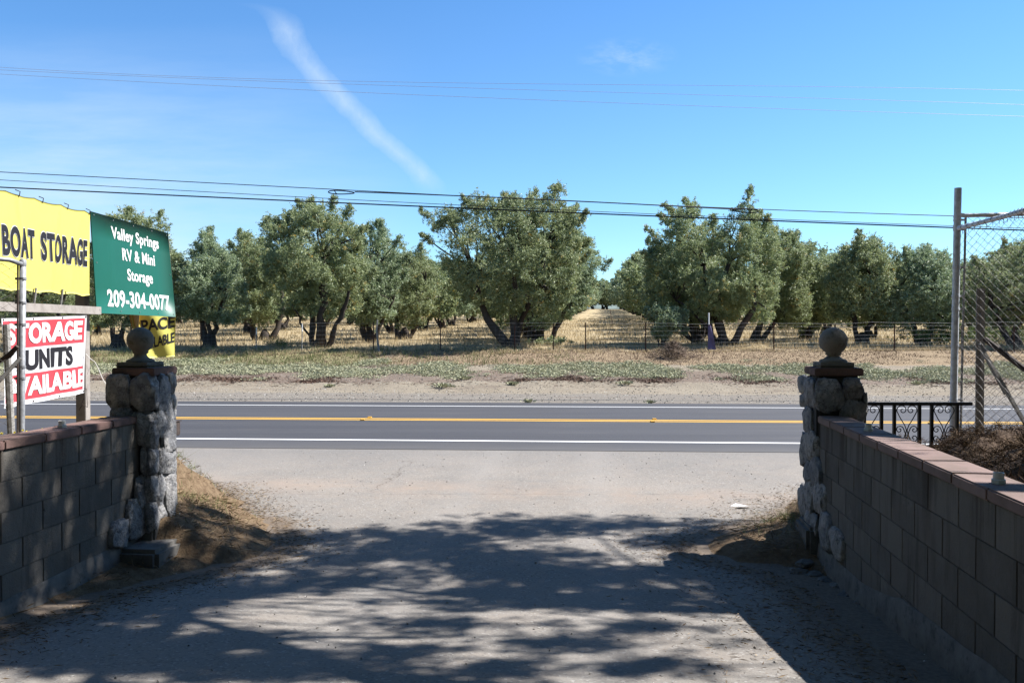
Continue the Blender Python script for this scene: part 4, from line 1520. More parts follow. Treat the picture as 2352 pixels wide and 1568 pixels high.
# brush pile
bpile = MB()
rg = random.Random(21)
c0 = on_ground(1548, 828)
for i in range(900):
    a = rg.uniform(0, 2 * math.pi); rr = abs(rg.gauss(0, 0.48)); 
    x = c0.x + math.cos(a) * rr * 1.25; y = c0.y + 0.4 + math.sin(a) * rr * 0.9
    hm = 0.62 * math.exp(-((x - c0.x) / 0.62) ** 2 - ((y - c0.y - 0.4) / 0.6) ** 2)
    z = float(H(x, y)) + rg.random() * hm + 0.02
    d = Vector((rg.gauss(0, 1), rg.gauss(0, 1), rg.gauss(0.25, 0.5))).normalized() * rg.uniform(0.12, 0.42)
    p = Vector((x, y, z)); m_ = p + d * 0.5 + Vector((rg.gauss(0, .03), rg.gauss(0, .03), rg.gauss(0, .03)))
    r_ = rg.uniform(0.004, 0.010)
    bpile.tube([p, m_, p + d], [r_, r_ * 0.8, r_ * 0.4], 3, cap=False, tint=rg.random())
tag(bpile.build('brush_pile', M['twig']), 'heap of dead brown twigs on the verge in front of the orchard fence', 'brush pile')

# ------------------------------------------------------------------ road studs
for i, (px, py, which) in enumerate(((833, 963.5, 'left pair, nearer line'), (849, 960.5, 'left pair, farther line'), (1499, 968.5, 'middle pair, nearer line'), (1503, 964, 'middle pair, farther line'), (2138, 970, 'pair seen through the railing, nearer line'), (2140, 965, 'pair seen through the railing, farther line'))):
    p = on_ground(px, py); p = P(px, py, p.y)
    t_ = 17.37 if 'nearer' in which else 17.86
    y = t_ - KROAD * p.x
    mb = MB(); mb.box((p.x * y / p.y, y, 0.018), (0.10, 0.10, 0.028), bev=0.011)
    tag(mb.build('road_stud', M['yellow_line']), 'raised yellow road marker, ' + which, 'road marker', 'raised markers along the centre line')

# ------------------------------------------------------------------ litter
def leafy(name, px, py, size, mat, label, cat, seed, z=0.015):
    rg = random.Random(seed)
    p = on_ground(px, py)
    mb = MB()
    k = 7
    vs = [p + Z * (z + 0.01)]
    for i in range(k):
        a = 2 * math.pi * i / k
        vs.append(p + Vector((math.cos(a) * size[0] * rg.uniform(.7, 1.1), math.sin(a) * size[1] * rg.uniform(.7, 1.1), z + rg.uniform(-0.004, size[2]))))
    vs2 = [v - Z * 0.008 for v in vs]
    fs = [(0, 1 + i, 1 + (i + 1) % k) for i in range(k)]
    mb.add(vs, fs); mb.add(vs2, [f[::-1] for f in fs])
    mb.add([v for pr_ in zip(vs[1:], vs2[1:]) for v in pr_], [(2 * i, 2 * ((i + 1) % k), 2 * ((i + 1) % k) + 1, 2 * i + 1) for i in range(k)])
    return tag(mb.build(name, mat), label, cat)


leafy('paper_sheet', 1704, 1172, (0.19, 0.10, 0.05), M['paper'], 'crumpled white sheet lying on the asphalt beside the right straw bank', 'paper', 4)
leafy('paper_scrap', 790, 1193, (0.035, 0.06, 0.01), M['paper'], 'tiny white scrap at the foot of the left straw bank', 'paper', 6)
leafy('dead_leaf', 1528, 1207 + 70, (0.02, 0.04, 0.01), M['leaf_brown'], 'small dark leaf lying on the asphalt left of the right straw bank', 'leaf', 7)
leafy('dead_leaf', 805, 1327, (0.05, 0.05, 0.02), M['leaf_brown'], 'curled brown leaf on the asphalt inside the left tree shade', 'leaf', 8)
leafy('dead_leaf', 1532, 1176 + 15, (0.03, 0.03, 0.015), M['leaf_brown'], 'brown leaf near the far edge of the tree shade', 'leaf', 9)
mb = MB(); p = on_ground(820, 1255); q = on_ground(860, 1249)
mb.tube([p + Z * 0.012, p.lerp(q, 0.5) + Z * 0.02, q + Z * 0.012], 0.006, 5); tag(mb.build('plastic_straw', M['pvc']), 'thin white plastic stick lying in the tree shade on the driveway', 'litter')
mb = MB(); p = on_ground(1622, 1172); q = on_ground(1662, 1164)
mb.tube([p + Z * 0.01, p.lerp(q, 0.4) + Z * 0.014 + Vector((0, -0.05, 0)), q + Z * 0.01], 0.007, 5); tag(mb.build('twig', M['drygrass']), 'pale dry stalk on the asphalt left of the white sheet', 'twig')

# ------------------------------------------------------------------ vegetation builders
def leaves_np(cent, dirs, ln, wd, rng):
    """rhombic leaves; returns verts, faces"""
    n = len(cent)
    dirs = dirs / (np.linalg.norm(dirs, axis=1, keepdims=True) + 1e-9)
    r = rng.normal(size=(n, 3)); r[:, 2] *= 0.6
    side = np.cross(dirs, r); side /= (np.linalg.norm(side, axis=1, keepdims=True) + 1e-9)
    ln = ln[:, None]; wd = wd[:, None]
    v0 = cent - dirs * ln * 0.5
    v2 = cent + dirs * ln * 0.5
    v1 = cent + side * wd * 0.5
    v3 = cent - side * wd * 0.5
    V = np.stack([v0, v1, v2, v3], 1).reshape(-1, 3)
    F = np.arange(4 * n).reshape(-1, 4)
    return V, F


def foliage(sites, rad, rng, twigs, per, ln, wd, up=0.5, spread=1.0):
    """sites (N,3): sprays of leafy twigs leave each site"""
    N_ = len(sites)
    td = rng.normal(size=(N_, twigs, 3)); td[..., 2] = td[..., 2] * 0.8 + up
    td /= np.linalg.norm(td, axis=-1, keepdims=True)
    tl = rad[:, None] * rng.uniform(0.55, 1.15, size=(N_, twigs))
    base = sites[:, None, :] + rng.normal(size=(N_, twigs, 3)) * rad[:, None, None] * 0.28
    s = rng.uniform(0.05, 1.0, size=(N_, twigs, per))
    cent = base[:, :, None, :] + td[:, :, None, :] * (tl[:, :, None] * s)[..., None]
    cent = cent + rng.normal(size=cent.shape) * 0.035 * spread
    d = td[:, :, None, :] * 0.8 + rng.normal(size=cent.shape) * 0.6
    cent = cent.reshape(-1, 3); d = d.reshape(-1, 3)
    n = len(cent)
    clump_t = rng.uniform(0, 0.5, size=(N_, 1, 1)) + rng.uniform(0, 0.18, size=(N_, twigs, 1))
    tint = (clump_t + rng.uniform(0, 0.34, size=(N_, twigs, per)) + 0.42 * (rng.random(size=(N_, twigs, 1)) < 0.05)).ravel()
    V, F = leaves_np(cent, d, ln * rng.uniform(0.6, 1.25, n), wd * rng.uniform(0.6, 1.25, n), rng)
    return V, F, np.clip(tint, 0, 1)


def limb(mb, a, b, r0, r1, rg, bend=0.15, n=7, sides=7):
    a, b = Vector(a), Vector(b)
    L_ = (b - a).length
    off = Vector((rg.gauss(0, 1), rg.gauss(0, 1), abs(rg.gauss(0, 0.4)))) * bend * L_
    pts, rad = [], []
    for i in range(n):
        t = i / (n - 1)
        p = a.lerp(b, t) + off * (t * (1 - t)) * 1.8
        p += Vector((rg.gauss(0, 1), rg.gauss(0, 1), rg.gauss(0, 0.4))) * 0.018 * L_ * (1 if 0 < i < n - 1 else 0)
        pts.append(p); rad.append((r0 + (r1 - r0) * t) * (1 + 0.12 * rg.gauss(0, 1)))
    mb.tube(pts, rad, sides, tint=rg.random())
    return pts


def inside(poly, x, y):
    c = False
    n = len(poly)
    for i in range(n):
        x1, y1 = poly[i]; x2, y2 = poly[(i + 1) % n]
        if (y1 > y) != (y2 > y) and x < (x2 - x1) * (y - y1) / (y2 - y1) + x1: c = not c
    return c


def edist(poly, x, y):
    d = 1e9
    n = len(poly)
    for i in range(n):
        x1, y1 = poly[i]; x2, y2 = poly[(i + 1) % n]
        dx, dy = x2 - x1, y2 - y1
        t = max(0, min(1, ((x - x1) * dx + (y - y1) * dy) / (dx * dx + dy * dy + 1e-9)))
        d = min(d, math.hypot(x - x1 - t * dx, y - y1 - t * dy))
    return d


def crown_sites(poly, n, rg, clump, depth=0.95, off=None):
    """poly = silhouette in local metres (x, z); sites filling a rounded volume behind it"""
    xs_ = [p[0] for p in poly]; zs_ = [p[1] for p in poly]
    out, rad = [], []
    off = off or Vector((rg.uniform(0, 90), rg.uniform(0, 90), 0))
    tries = 0
    while len(out) < n and tries < n * 60:
        tries += 1
        x, z = rg.uniform(min(xs_), max(xs_)), rg.uniform(min(zs_), max(zs_))
        if not inside(poly, x, z): continue
        e = edist(poly, x, z)
        if e < 0.22: continue
        dm = min(e * 1.25 + 0.25, 2.6) * depth
        u = rg.choice((-1, 1)) * rg.random() ** 0.55
        y = u * dm
        nz = mnoise.noise(Vector((x, y, z)) * 0.75 + off)
        if nz < -0.20 and rg.random() < 0.92: continue
        out.append((x, y, z))
        rad.append(clump * rg.uniform(0.7, 1.2) * (0.72 if e < 0.5 else 1.0))
    return np.array(out), np.array(rad)


def make_tree(name, base, poly, stems, seed, label, nsites=250, twigs=9, per=24, clump=0.44, ln=0.095, wd=0.038, mat='leafA', group='front olive trees along the orchard fence', depth=0.95, cat='olive tree', sides=8):
    """base world; poly local silhouette (x, z) metres; stems: list of (dx0, tip(x,y,z), r)"""
    rg = random.Random(seed); rng = np.random.default_rng(seed)
    root = thing(name, base, label, cat, group)
    root['_org'] = (0, 0, 0)
    S_, rad = crown_sites(poly, int(nsites * 1.3), rg, clump, depth)
    # leading shoots that stand up out of the crown
    zm = max(p[1] for p in poly)
    for i in range(len(poly)):
        (x1, z1), (x2, z2) = poly[i], poly[(i + 1) % len(poly)]
        if max(z1, z2) < zm * 0.62: continue
        m_ = max(1, int(math.hypot(x2 - x1, z2 - z1) * 2.0))
        for j in range(m_):
            if rg.random() < 0.45: continue
            f_ = (j + rg.random()) / m_
            bx, bz = x1 + (x2 - x1) * f_, z1 + (z2 - z1) * f_
            hh_ = rg.uniform(0.0, 0.26); lean_ = (bx * 0.12 + rg.gauss(0, 0.1)); y_ = rg.gauss(0, 0.5)
            st_ = [(bx * 0.96 + lean_ * q, y_, bz - 0.35 + (0.30 + hh_) * q) for q in (0.1, 0.4, 0.7, 1.0)]
            S_ = np.concatenate([S_, np.array(st_)]); rad = np.concatenate([rad, np.array([0.30, 0.25, 0.20, 0.15]) * (clump / 0.44)])
    V, F, t = foliage(S_, rad, rng, twigs, per, ln, wd)
    cr_ = mesh_np('crown', V, F, M[mat], root, tint=t)
    mb = MB()
    ends = []
    k_ = 1.0 if len(S_) > 130 else 0.25
    mb.tube([Vector((0, 0, -0.3)), Vector((0.02, 0, 0.08)), Vector((0.03, 0, 0.35)), Vector((0, 0, 0.6))], [0.46 * k_, 0.34 * k_, 0.24 * k_, 0.1 * k_], 12, tint=0.3)
    for (x0, tip, r) in stems:
        pts = limb(mb, (x0, rg.uniform(-.12, .12), -0.1), tip, r * 0.95, r * 0.42, rg, 0.18, 9, sides)
        ends.append((pts[-1], r * 0.5)); ends.append((pts[5], r * 0.6))
    # secondary branches reach some of the sites
    idx = list(range(len(S_))); rg.shuffle(idx)
    for i in idx[:46]:
        s = Vector(S_[i])
        e = min(ends, key=lambda q: (q[0] - s).length)
        limb(mb, e[0], s, min(e[1] * 0.55, 0.055), 0.012, rg, 0.12, 6, 4)
    mb.build('trunk', M['bark'], root, smooth=True)
    return root


def pxpoly(pts, D, base):
    out = []
    for x, y in pts:
        p = P(x, y, D)
        out.append((p.x - base.x, p.z - base.z))
    return out


def hand_tree(bpx, D, outline, stems_px, seed, label, **kw):
    if seed != 113: outline = [(x_, y_ + 20 * max(0.0, min(1.0, (y_ - 640) / 70))) for x_, y_ in outline]
    x = (bpx - 1176) / FPX * D
    b = Vector((x, D, float(H(x, D)) - 0.02))
    st = []
    for (sx, tx, ty, dy, r) in stems_px:
        s = P(sx, 784, D); t = P(tx, ty, D)
        st.append((s.x - b.x, Vector((t.x - b.x, dy, t.z - b.z)), r))
    return make_tree('olive_tree', b, pxpoly(outline, D, b), st, seed, label, **kw)


# big centre tree
hand_tree(1178, 36.6, [(978, 520), (1000, 482), (1040, 470), (1068, 455), (1120, 440), (1165, 455), (1195, 430), (1240, 450), (1262, 428), (1300, 425), (1310, 470), (1332, 480), (1338, 540), (1340, 600), (1325, 680), (1260, 715), (1150, 712), (1060, 690), (1020, 640), (995, 590), (985, 555)],
          [(1172, 1085, 620, 0.4, 0.20), (1182, 1190, 600, -0.3, 0.19), (1186, 1260, 560, 0.8, 0.15)], 101,
          'big dense olive tree in the middle, trunk at the fence left of the grass aisle', nsites=430, twigs=10)
hand_tree(1236, 39.5, [(1200, 520), (1260, 470), (1320, 482), (1345, 520), (1362, 555), (1390, 580), (1388, 625), (1370, 660), (1340, 705), (1280, 745), (1215, 742), (1190, 700), (1195, 600)],
          [(1222, 1225, 640, 0.2, 0.24), (1240, 1262, 650, -0.3, 0.22), (1250, 1330, 645, 0.3, 0.13)], 102,
          'olive tree tucked behind the right side of the big centre tree, beside the aisle', nsites=230, mat='leafB')
# left front group
hand_tree(735, 36.8, [(606, 590), (598, 520), (600, 475), (622, 480), (648, 500), (665, 478), (700, 462), (760, 458), (790, 470), (808, 500), (828, 520), (838, 580), (850, 640), (838, 700), (790, 728), (700, 705), (650, 720), (612, 690)],
          [(722, 700, 620, 0.3, 0.17), (738, 745, 590, -0.2, 0.22), (745, 805, 668, -0.4, 0.15), (728, 680, 700, -0.6, 0.07)], 103,
          'tall wide olive tree left of centre with orange-flecked leaves and a forked trunk', nsites=380, twigs=10)
hand_tree(480, 37.0, [(405, 610), (430, 590), (455, 560), (468, 522), (490, 530), (505, 560), (530, 575), (545, 620), (570, 660), (574, 700), (545, 735), (490, 728), (430, 730), (402, 700)],
          [(472, 430, 680, 0.2, 0.18), (480, 478, 640, 0.3, 0.16), (490, 525, 670, -0.2, 0.16)], 104,
          'grey-green olive tree with a pointed top, just right of the green sign', nsites=250, mat='leafB')
hand_tree(607, 43.5, [(535, 600), (540, 545), (560, 535), (580, 522), (610, 545), (640, 560), (660, 640), (650, 700), (610, 738), (560, 735), (540, 690), (560, 650)],
          [(592, 580, 660, 0.2, 0.2), (622, 640, 660, 0.1, 0.2)], 105,
          'dark olive tree with two splayed trunks, left of the tall forked one', nsites=230)
hand_tree(848, 40.5, [(790, 620), (812, 560), (840, 535), (862, 506), (880, 515), (900, 545), (925, 570), (925, 650), (905, 710), (870, 738), (815, 740), (790, 700)],
          [(838, 815, 660, 0.2, 0.17), (850, 850, 640, 0.1, 0.15), (856, 905, 690, -0.2, 0.13)], 106,
          'olive tree with a pointed crown, right of the tall forked olive tree', nsites=240, mat='leafB')
hand_tree(928, 45, [(880, 640), (895, 575), (925, 550), (955, 560), (985, 575), (1005, 620), (1010, 690), (985, 730), (930, 745), (885, 730)],
          [(915, 900, 680, 0.2, 0.17), (940, 962, 690, 0.1, 0.17)], 107,
          'smaller olive tree with V-shaped trunk, left of the big centre tree', nsites=200)
hand_tree(270, 37.0, [(195, 640), (215, 560), (250, 490), (275, 475), (310, 480), (345, 500), (375, 495), (392, 520), (400, 560), (430, 600), (425, 690), (380, 735), (300, 745), (215, 735), (190, 700)],
          [(262, 235, 690, 0.2, 0.16), (275, 320, 700, -0.2, 0.15)], 108,
          'olive tree behind the green sign, its yellowish top showing above the board', nsites=260)
hand_tree(95, 38.5, [(-40, 700), (-20, 600), (60, 560), (150, 580), (200, 640), (195, 730), (120, 752), (0, 752)],
          [(88, 50, 680, 0.2, 0.18), (100, 140, 690, 0.1, 0.16)], 109,
          'dark olive tree seen in the gap beneath the yellow banner', nsites=200)
# right front group
hand_tree(1658, 37.4, [(1490, 600), (1512, 560), (1520, 505), (1545, 480), (1580, 462), (1610, 466), (1622, 500), (1648, 510), (1665, 470), (1700, 462), (1712, 440), (1730, 470), (1742, 500), (1770, 515), (1800, 530), (1795, 600), (1790, 690), (1760, 735), (1700, 725), (1620, 728), (1560, 715), (1510, 700), (1490, 660)],
          [(1648, 1620, 610, 0.2, 0.18), (1668, 1680, 600, 0.3, 0.22), (1672, 1735, 640, -0.3, 0.17), (1640, 1550, 690, -0.2, 0.10)], 110,
          'tallest dark olive tree right of the aisle, two upright tufts on top', nsites=430, twigs=10)
hand_tree(1603, 38.8, [(1478, 640), (1470, 580), (1490, 560), (1530, 560), (1580, 590), (1620, 620), (1640, 700), (1600, 735), (1520, 725), (1480, 700)],
          [(1596, 1580, 640, 0.2, 0.18), (1606, 1530, 680, 0.1, 0.13), (1610, 1640, 640, 0.1, 0.12)], 111,
          'paler olive tree partly hidden behind the left side of the tallest dark olive tree', nsites=220, mat='leafB')
hand_tree(1735, 40.5, [(1740, 600), (1760, 545), (1800, 522), (1835, 535), (1868, 560), (1872, 600), (1855, 660), (1870, 700), (1840, 740), (1780, 735), (1740, 700)],
          [(1722, 1760, 640, 0.2, 0.17), (1745, 1830, 660, 0.0, 0.15)], 112,
          'olive tree with a trunk curving right, its crown spreading toward the right pillar', nsites=250)
hand_tree(1520, 35.9, [(1478, 750), (1480, 715), (1495, 700), (1525, 695), (1558, 705), (1575, 730), (1570, 765), (1545, 785), (1500, 784)],
          [(1520, 1505, 740, 0.1, 0.05), (1524, 1545, 735, 0.0, 0.05)], 113,
          'low grey-green young olive bush at the fence left of the brush pile', nsites=90, clump=0.3, mat='leafB')
hand_tree(1980, 37.5, [(1895, 650), (1905, 600), (1925, 580), (1950, 560), (1965, 540), (1995, 548), (2018, 533), (2040, 560), (2065, 590), (2060, 680), (2030, 735), (1970, 740), (1915, 720)],
          [(1972, 1950, 660, 0.2, 0.17), (1986, 2010, 640, 0.1, 0.16)], 114,
          'dark upright olive tree just behind the ball of the right pillar', nsites=270)
hand_tree(2122, 37.2, [(1990, 680), (2010, 640), (2050, 600), (2080, 575), (2130, 558), (2160, 575), (2190, 600), (2215, 650), (2205, 720), (2160, 748), (2100, 735), (2050, 745), (2005, 720)],
          [(2112, 2060, 680, 0.2, 0.14), (2128, 2150, 670, 0.1, 0.15)], 115,
          'round silvery olive tree left of the tall steel fence post', nsites=280, mat='leafB')
hand_tree(2330, 36.0, [(2200, 690), (2210, 640), (2240, 600), (2300, 585), (2340, 545), (2400, 520), (2470, 560), (2490, 680), (2440, 745), (2330, 740), (2250, 735), (2205, 725)],
          [(2318, 2270, 670, 0.2, 0.17), (2335, 2380, 640, 0.1, 0.17)], 116,
          'dark olive tree seen through the chain link mesh at the right edge', nsites=290)
hand_tree(1850, 42.5, [(1840, 640), (1860, 600), (1890, 585), (1915, 600), (1925, 650), (1915, 720), (1880, 745), (1840, 735)],
          [(1845, 1865, 670, 0.1, 0.16), (1856, 1890, 680, 0.1, 0.14)], 117,
          'yellow-green olive tree in the gap left of the right pillar ball', nsites=170)

# generic trees for the rows behind
def generic(seed, w, h, mat):
    rg = random.Random(seed)
    n = 16
    poly = []
    for i in range(n):
        a = 2 * math.pi * i / n
        rx, rz = w / 2 * rg.uniform(0.85, 1.1), (h * 0.42) * rg.uniform(0.85, 1.14)
        poly.append((rx * math.copysign(abs(math.cos(a)) ** 0.8, math.cos(a)), h * 0.52 + rz * math.copysign(abs(math.sin(a)) ** 0.8, math.sin(a))))
    return make_tree('olive_tree', Vector((0, 0, 0)), poly,
                     [(-0.15, Vector((-0.9, 0.2, h * 0.5)), 0.17), (0.1, Vector((0.7, -0.3, h * 0.52)), 0.17), (0.2, Vector((0.3, 0.9, h * 0.5)), 0.12)],
                     seed, 'olive tree', nsites=230, twigs=7, per=13, clump=0.66, ln=0.19, wd=0.08, mat=mat, group='olive trees in the rows behind the front ones', depth=1.15, sides=6)


protos = [generic(201, 7.0, 6.2, 'leafA'), generic(202, 7.6, 6.6, 'leafB'), generic(203, 6.8, 5.9, 'leafA'), generic(204, 7.2, 6.8, 'leafB')]
ords = ['first', 'second', 'third', 'fourth', 'fifth', 'sixth', 'seventh', 'eighth', 'ninth', 'tenth', 'eleventh', 'twelfth', 'thirteenth', 'fourteenth',
        'fifteenth', 'sixteenth', 'seventeenth', 'eighteenth', 'nineteenth', 'twentieth', 'twenty-first', 'twenty-second', 'twenty-third', 'twenty-fourth']
rg = random.Random(44)
rows = {-5: 'fifth row left of the aisle', -4: 'fourth row left of the aisle', -3: 'row behind the yellow banner', -2: 'row behind the green sign', -1: 'row behind the tall forked tree', 0: 'row on the aisle left edge', 1: 'row on the aisle right edge',
        2: 'row behind the right pillar', 3: 'row behind the chain link fence', 4: 'outer row at far right', 5: 'farthest row at right'}
used = [False] * 4
cnt = 0
skip = {(-2, 0), (-2, 1), (-1, 0), (-1, 1), (0, 0), (1, 0), (2, 0), (3, 0), (-3, 0)}
for r_, rname in rows.items():
    depthn = 24 if r_ in (0, 1) else 15
    for k in range(depthn):
        D = 37 + 7 * k + rg.uniform(-0.6, 0.6)
        x = r_ * 9.0 + 0.11 * (D - 37) + rg.uniform(-0.5, 0.5)
        if r_ == 0: x -= 0.4
        if r_ == 1: x += 0.2
        if (r_, k) in skip: continue
        if abs(x / D) > 0.70: continue
        pi = rg.randrange(4)
        src = protos[pi]
        if not used[pi]:
            o = src; used[pi] = True
        else:
            o = src.copy(); C.objects.link(o)
            for ch in list(src.children):
                c_ = ch.copy(); C.objects.link(c_); c_.parent = o
        o.location = (x, D, float(H(x, D)) - 0.03)
        o.rotation_euler = (0, 0, rg.uniform(0, 6.28))
        s_ = rg.uniform(0.74, 0.94) if not (r_ in (0, 1) and k >= 3) else rg.uniform(0.95, 1.08)
        o.scale = (s_, s_, s_ * rg.uniform(0.92, 1.08))
        o['label'] = '%s olive tree from the front, %s' % (ords[k], rname)
        cnt += 1


def copy_tree(src, loc, sc, rot, label, group):
    o = src.copy(); C.objects.link(o)
    for ch in list(src.children):
        c_ = ch.copy(); C.objects.link(c_); c_.parent = o
    o.location = loc; o.scale = (sc, sc, sc); o.rotation_euler = (0, 0, rot)
    o['label'] = label; o['group'] = group
    return o


for i in range(44):
    D = (214 if 14 < i < 30 else 165) + rg.uniform(-6, 6)
    x = 24 + (i - 22) * 6.0
    if abs(x - (37 if False else 9.0 * 0.5 + 0.11 * (D - 37))) < 4 and D < 200: continue
    copy_tree(protos[i % 4], (x, D, float(H(x, D))), 1.35 if D > 200 else 1.05, rg.uniform(0, 6), 'far olive tree at the very back of the orchard', 'far olive trees at the back of the orchard')
for i, x in enumerate((17.5, 20.5, 24.0, 27.5, 31.0)):
    copy_tree(protos[(i * 3) % 4], (x, 209, float(H(x, 209))), 1.1, i * 2.1, 'far olive tree closing off the end of the grass aisle', 'far olive trees at the end of the aisle')
# unseen trees added behind and beside the camera to block sky light from the gateway
for i, (x, y, sc) in enumerate([(-14, -3, 1.9), (-9, -5, 1.8), (-4, -5.5, 1.9), (1, -6, 2.0), (6, -5.5, 1.9), (11, -4, 1.9), (-6.5, -10, 2.2), (3.5, -10.5, 2.2), (-11, 1.5, 1.6), (-15, 5, 1.6), (15, 2.5, 1.6), (-7.5, -1.5, 1.2), (7.5, -2.2, 1.3)]):
    copy_tree(protos[i % 4], (x, y, 0.4), sc, i * 1.7, 'tall tree added behind the camera, outside the picture, to block sky light', 'trees added behind the camera to block sky light')


# green shrub at the foot of the right trees
def shrub(px, py, w, h, n, mat, label, seed, cat='shrub', ln=0.09, wd=0.05, name='shrub'):
    rng = np.random.default_rng(seed)
    p = on_ground(px, py)
    S_ = rng.normal(size=(n, 3)) * np.array([w / 3, w / 4, h / 4]) + np.array([0, 0, h * 0.45])
    S_[:, 2] = np.abs(S_[:, 2])
    V, F, t = foliage(S_, np.full(n, min(0.25, h * 0.5)), rng, 6, 10, ln, wd)
    o = mesh_np(name, V, F, M[mat], None, tint=t)
    o.location = p
    return tag(o, label, cat)


shrub(2160, 792, 2.6, 0.9, 70, 'leafG', 'bright green shrub under the olive trees left of the steel fence post', 31)
shrub(2290, 790, 2.6, 1.0, 80, 'leafG', 'bright green shrub seen through the chain link mesh', 32)
shrub(640, 800, 1.4, 0.45, 26, 'leafG', 'wispy yellow-green weed in the dry grass behind the fence', 33, 'weed', 0.10, 0.015, 'weed')
shrub(1265, 792, 1.6, 0.3, 30, 'leafA', 'dark low suckers at the foot of the centre olive trees', 34, 'weed', name='weed')

# small plants on the verge and road edge
def rosette(px, py, n, size, seed, label, group):
    rng = np.random.default_rng(seed)
    p = on_ground(px, py)
    c = rng.normal(size=(n, 3)) * np.array([size, size * 0.7, 0.0]) * 0.5
    c[:, 2] = rng.uniform(0.02, size * 0.4, n)
    d = c * np.array([1, 1, 0.3]) + np.array([0, 0, 0.1])
    V, F = leaves_np(c, d, rng.uniform(0.06, 0.13, n), rng.uniform(0.03, 0.06, n), rng)
    o = mesh_np('weed_clump', V, F, M['silver'], None, tint=rng.uniform(0, 1, n))
    o.location = p
    return tag(o, label, 'weed', group)


GW = 'grey-green weed clumps on the bare verge'
rosette(1215, 925, 60, 0.16, 1, 'small green weed growing at the far edge of the road, nearest the centre', GW)
rosette(1493, 927, 40, 0.12, 2, 'tiny weed at the far edge of the road under the brush pile', GW)
rosette(1018, 892, 160, 0.28, 3, 'grey-green weed clump low on the bank, left of the centre tree', GW)
rosette(1062, 872, 170, 0.32, 4, 'bushy weed clump above and right of the low one left of centre', GW)
rosette(1178, 884, 150, 0.16, 5, 'weed clump on the bank directly below the centre tree trunk', GW)
rosette(1437, 888, 90, 0.24, 6, 'weed clump on bare dirt below and left of the brush pile', GW)
rosette(760, 889, 60, 0.18, 7, 'small weed clump on the dirt right of the left pillar', GW)
rosette(1375, 872, 60, 0.2, 8, 'weed clump at the bank edge between the aisle and the brush pile', GW)
rosette(2010, 862, 150, 0.34, 9, 'grey-green weed clump on the bank just right of the right pillar', GW)
rosette(2108, 884, 110, 0.26, 10, 'weed clump on bare dirt between right pillar and steel post', GW)
rosette(1650, 873, 60, 0.2, 11, 'weed clump on the bank left of the right pillar', GW)

# ------------------------------------------------------------------ ground cover stuff
rng = np.random.default_rng(7)


def nz2(x, y, s, o=0.0):
    return np.array([mnoise.noise(Vector((a * s + o, b * s, o))) for a, b in zip(x, y)])


def blades(name, x, y, h, w, mat, rng, lean=0.35):
    n = len(x)
    z = H(x, y)
    a = rng.uniform(0, 6.28, n)
    s = np.stack([np.cos(a), np.sin(a), np.zeros(n)], 1) * w[:, None] * 0.5
    b = np.stack([x, y, z - 0.01], 1)
    ln_ = rng.normal(size=(n, 2)) * lean * h[:, None]
    tip = b + np.stack([ln_[:, 0], ln_[:, 1], h], 1)
    V = np.stack([b - s, b + s, tip], 1).reshape(-1, 3)
    o = mesh_np(name, V, np.arange(3 * n).reshape(-1, 3), mat, None, tint=rng.uniform(0, 1, n))
    return tag(o, kind='stuff')


# tall dry grass of the orchard floor
n = 150000
u = rng.uniform(0, 1, n)
D = 33.6 + (u ** 1.9) * 60
x = rng.uniform(-0.68, 0.68, n) * D
keep = nz2(x, D, 0.9) + rng.uniform(-0.5, 0.5, n) > -0.15
x, D = x[keep], D[keep]
tt = T(x, D)
hgt = rng.uniform(0.10, 0.34, len(x)) * np.where(tt < 35.3, 0.55, 1.0)
o = blades('dry_grass', x, D, hgt, rng.uniform(0.012, 0.028, len(x)) * (D / 36), M['drygrass'], rng)
tag(o, 'golden dry grass covering the orchard floor behind the fence', 'dry grass')
# short green grass strip on the left
n = 26000
D = rng.uniform(30.5, 35.5, n); x = rng.uniform(-21, 3, n)
keep = (nz2(x, D, 0.6, 3.0) + rng.uniform(-0.4, 0.4, n) > 0.0) & (rng.uniform(0, 1, n) > (x + 12) / 18)
x, D = x[keep], D[keep]
o = blades('green_grass', x, D, rng.uniform(0.06, 0.24, len(x)), rng.uniform(0.012, 0.026, len(x)), M['greengrass'], rng)
tag(o, 'patchy green grass on the verge in front of the orchard fence, left half', 'grass')
# short dry stubble of the mown strip
n = 40000
D = rng.uniform(30.5, 35, n); x = rng.uniform(-22, 22, n)
o = blades('dry_stubble', x, D, rng.uniform(0.03, 0.10, n), rng.uniform(0.012, 0.03, n), M['brown'], rng, 0.8)
tag(o, 'reddish-brown mown stubble in front of the orchard fence', 'stubble')

# grey-green creeping weeds on the verge
n = 9000
tt = rng.uniform(26.8, 31.9, n); x = rng.uniform(-22, 22, n)
D = tt - KROAD * x
dens = nz2(x, D, 0.55, 9.0) + 0.35 * nz2(x, D, 1.7, 2.0)
lim = np.interp(tt, [26.8, 27.6, 28.6, 30.6, 31.6], [0.42, 0.16, -0.18, -0.06, 0.32])
keep = dens > lim
x, D = x[keep], D[keep]
m_ = len(x); per = 30
sz = rng.uniform(0.07, 0.20, m_)
c = rng.normal(size=(m_, per, 3)) * sz[:, None, None] * np.array([1.25, 0.9, 0])
c[..., 2] = rng.uniform(0.01, 0.09, (m_, per))
cc = c.reshape(-1, 3) + np.repeat(np.stack([x, D, H(x, D)], 1), per, 0)
cc[:, 2] = H(cc[:, 0], cc[:, 1]) + c.reshape(-1, 3)[:, 2]
d = rng.normal(size=cc.shape) * np.array([1, 1, 0.35]) + np.array([0, 0, 0.12])
V, F = leaves_np(cc, d, rng.uniform(0.04, 0.09, len(cc)), rng.uniform(0.022, 0.042, len(cc)), rng)
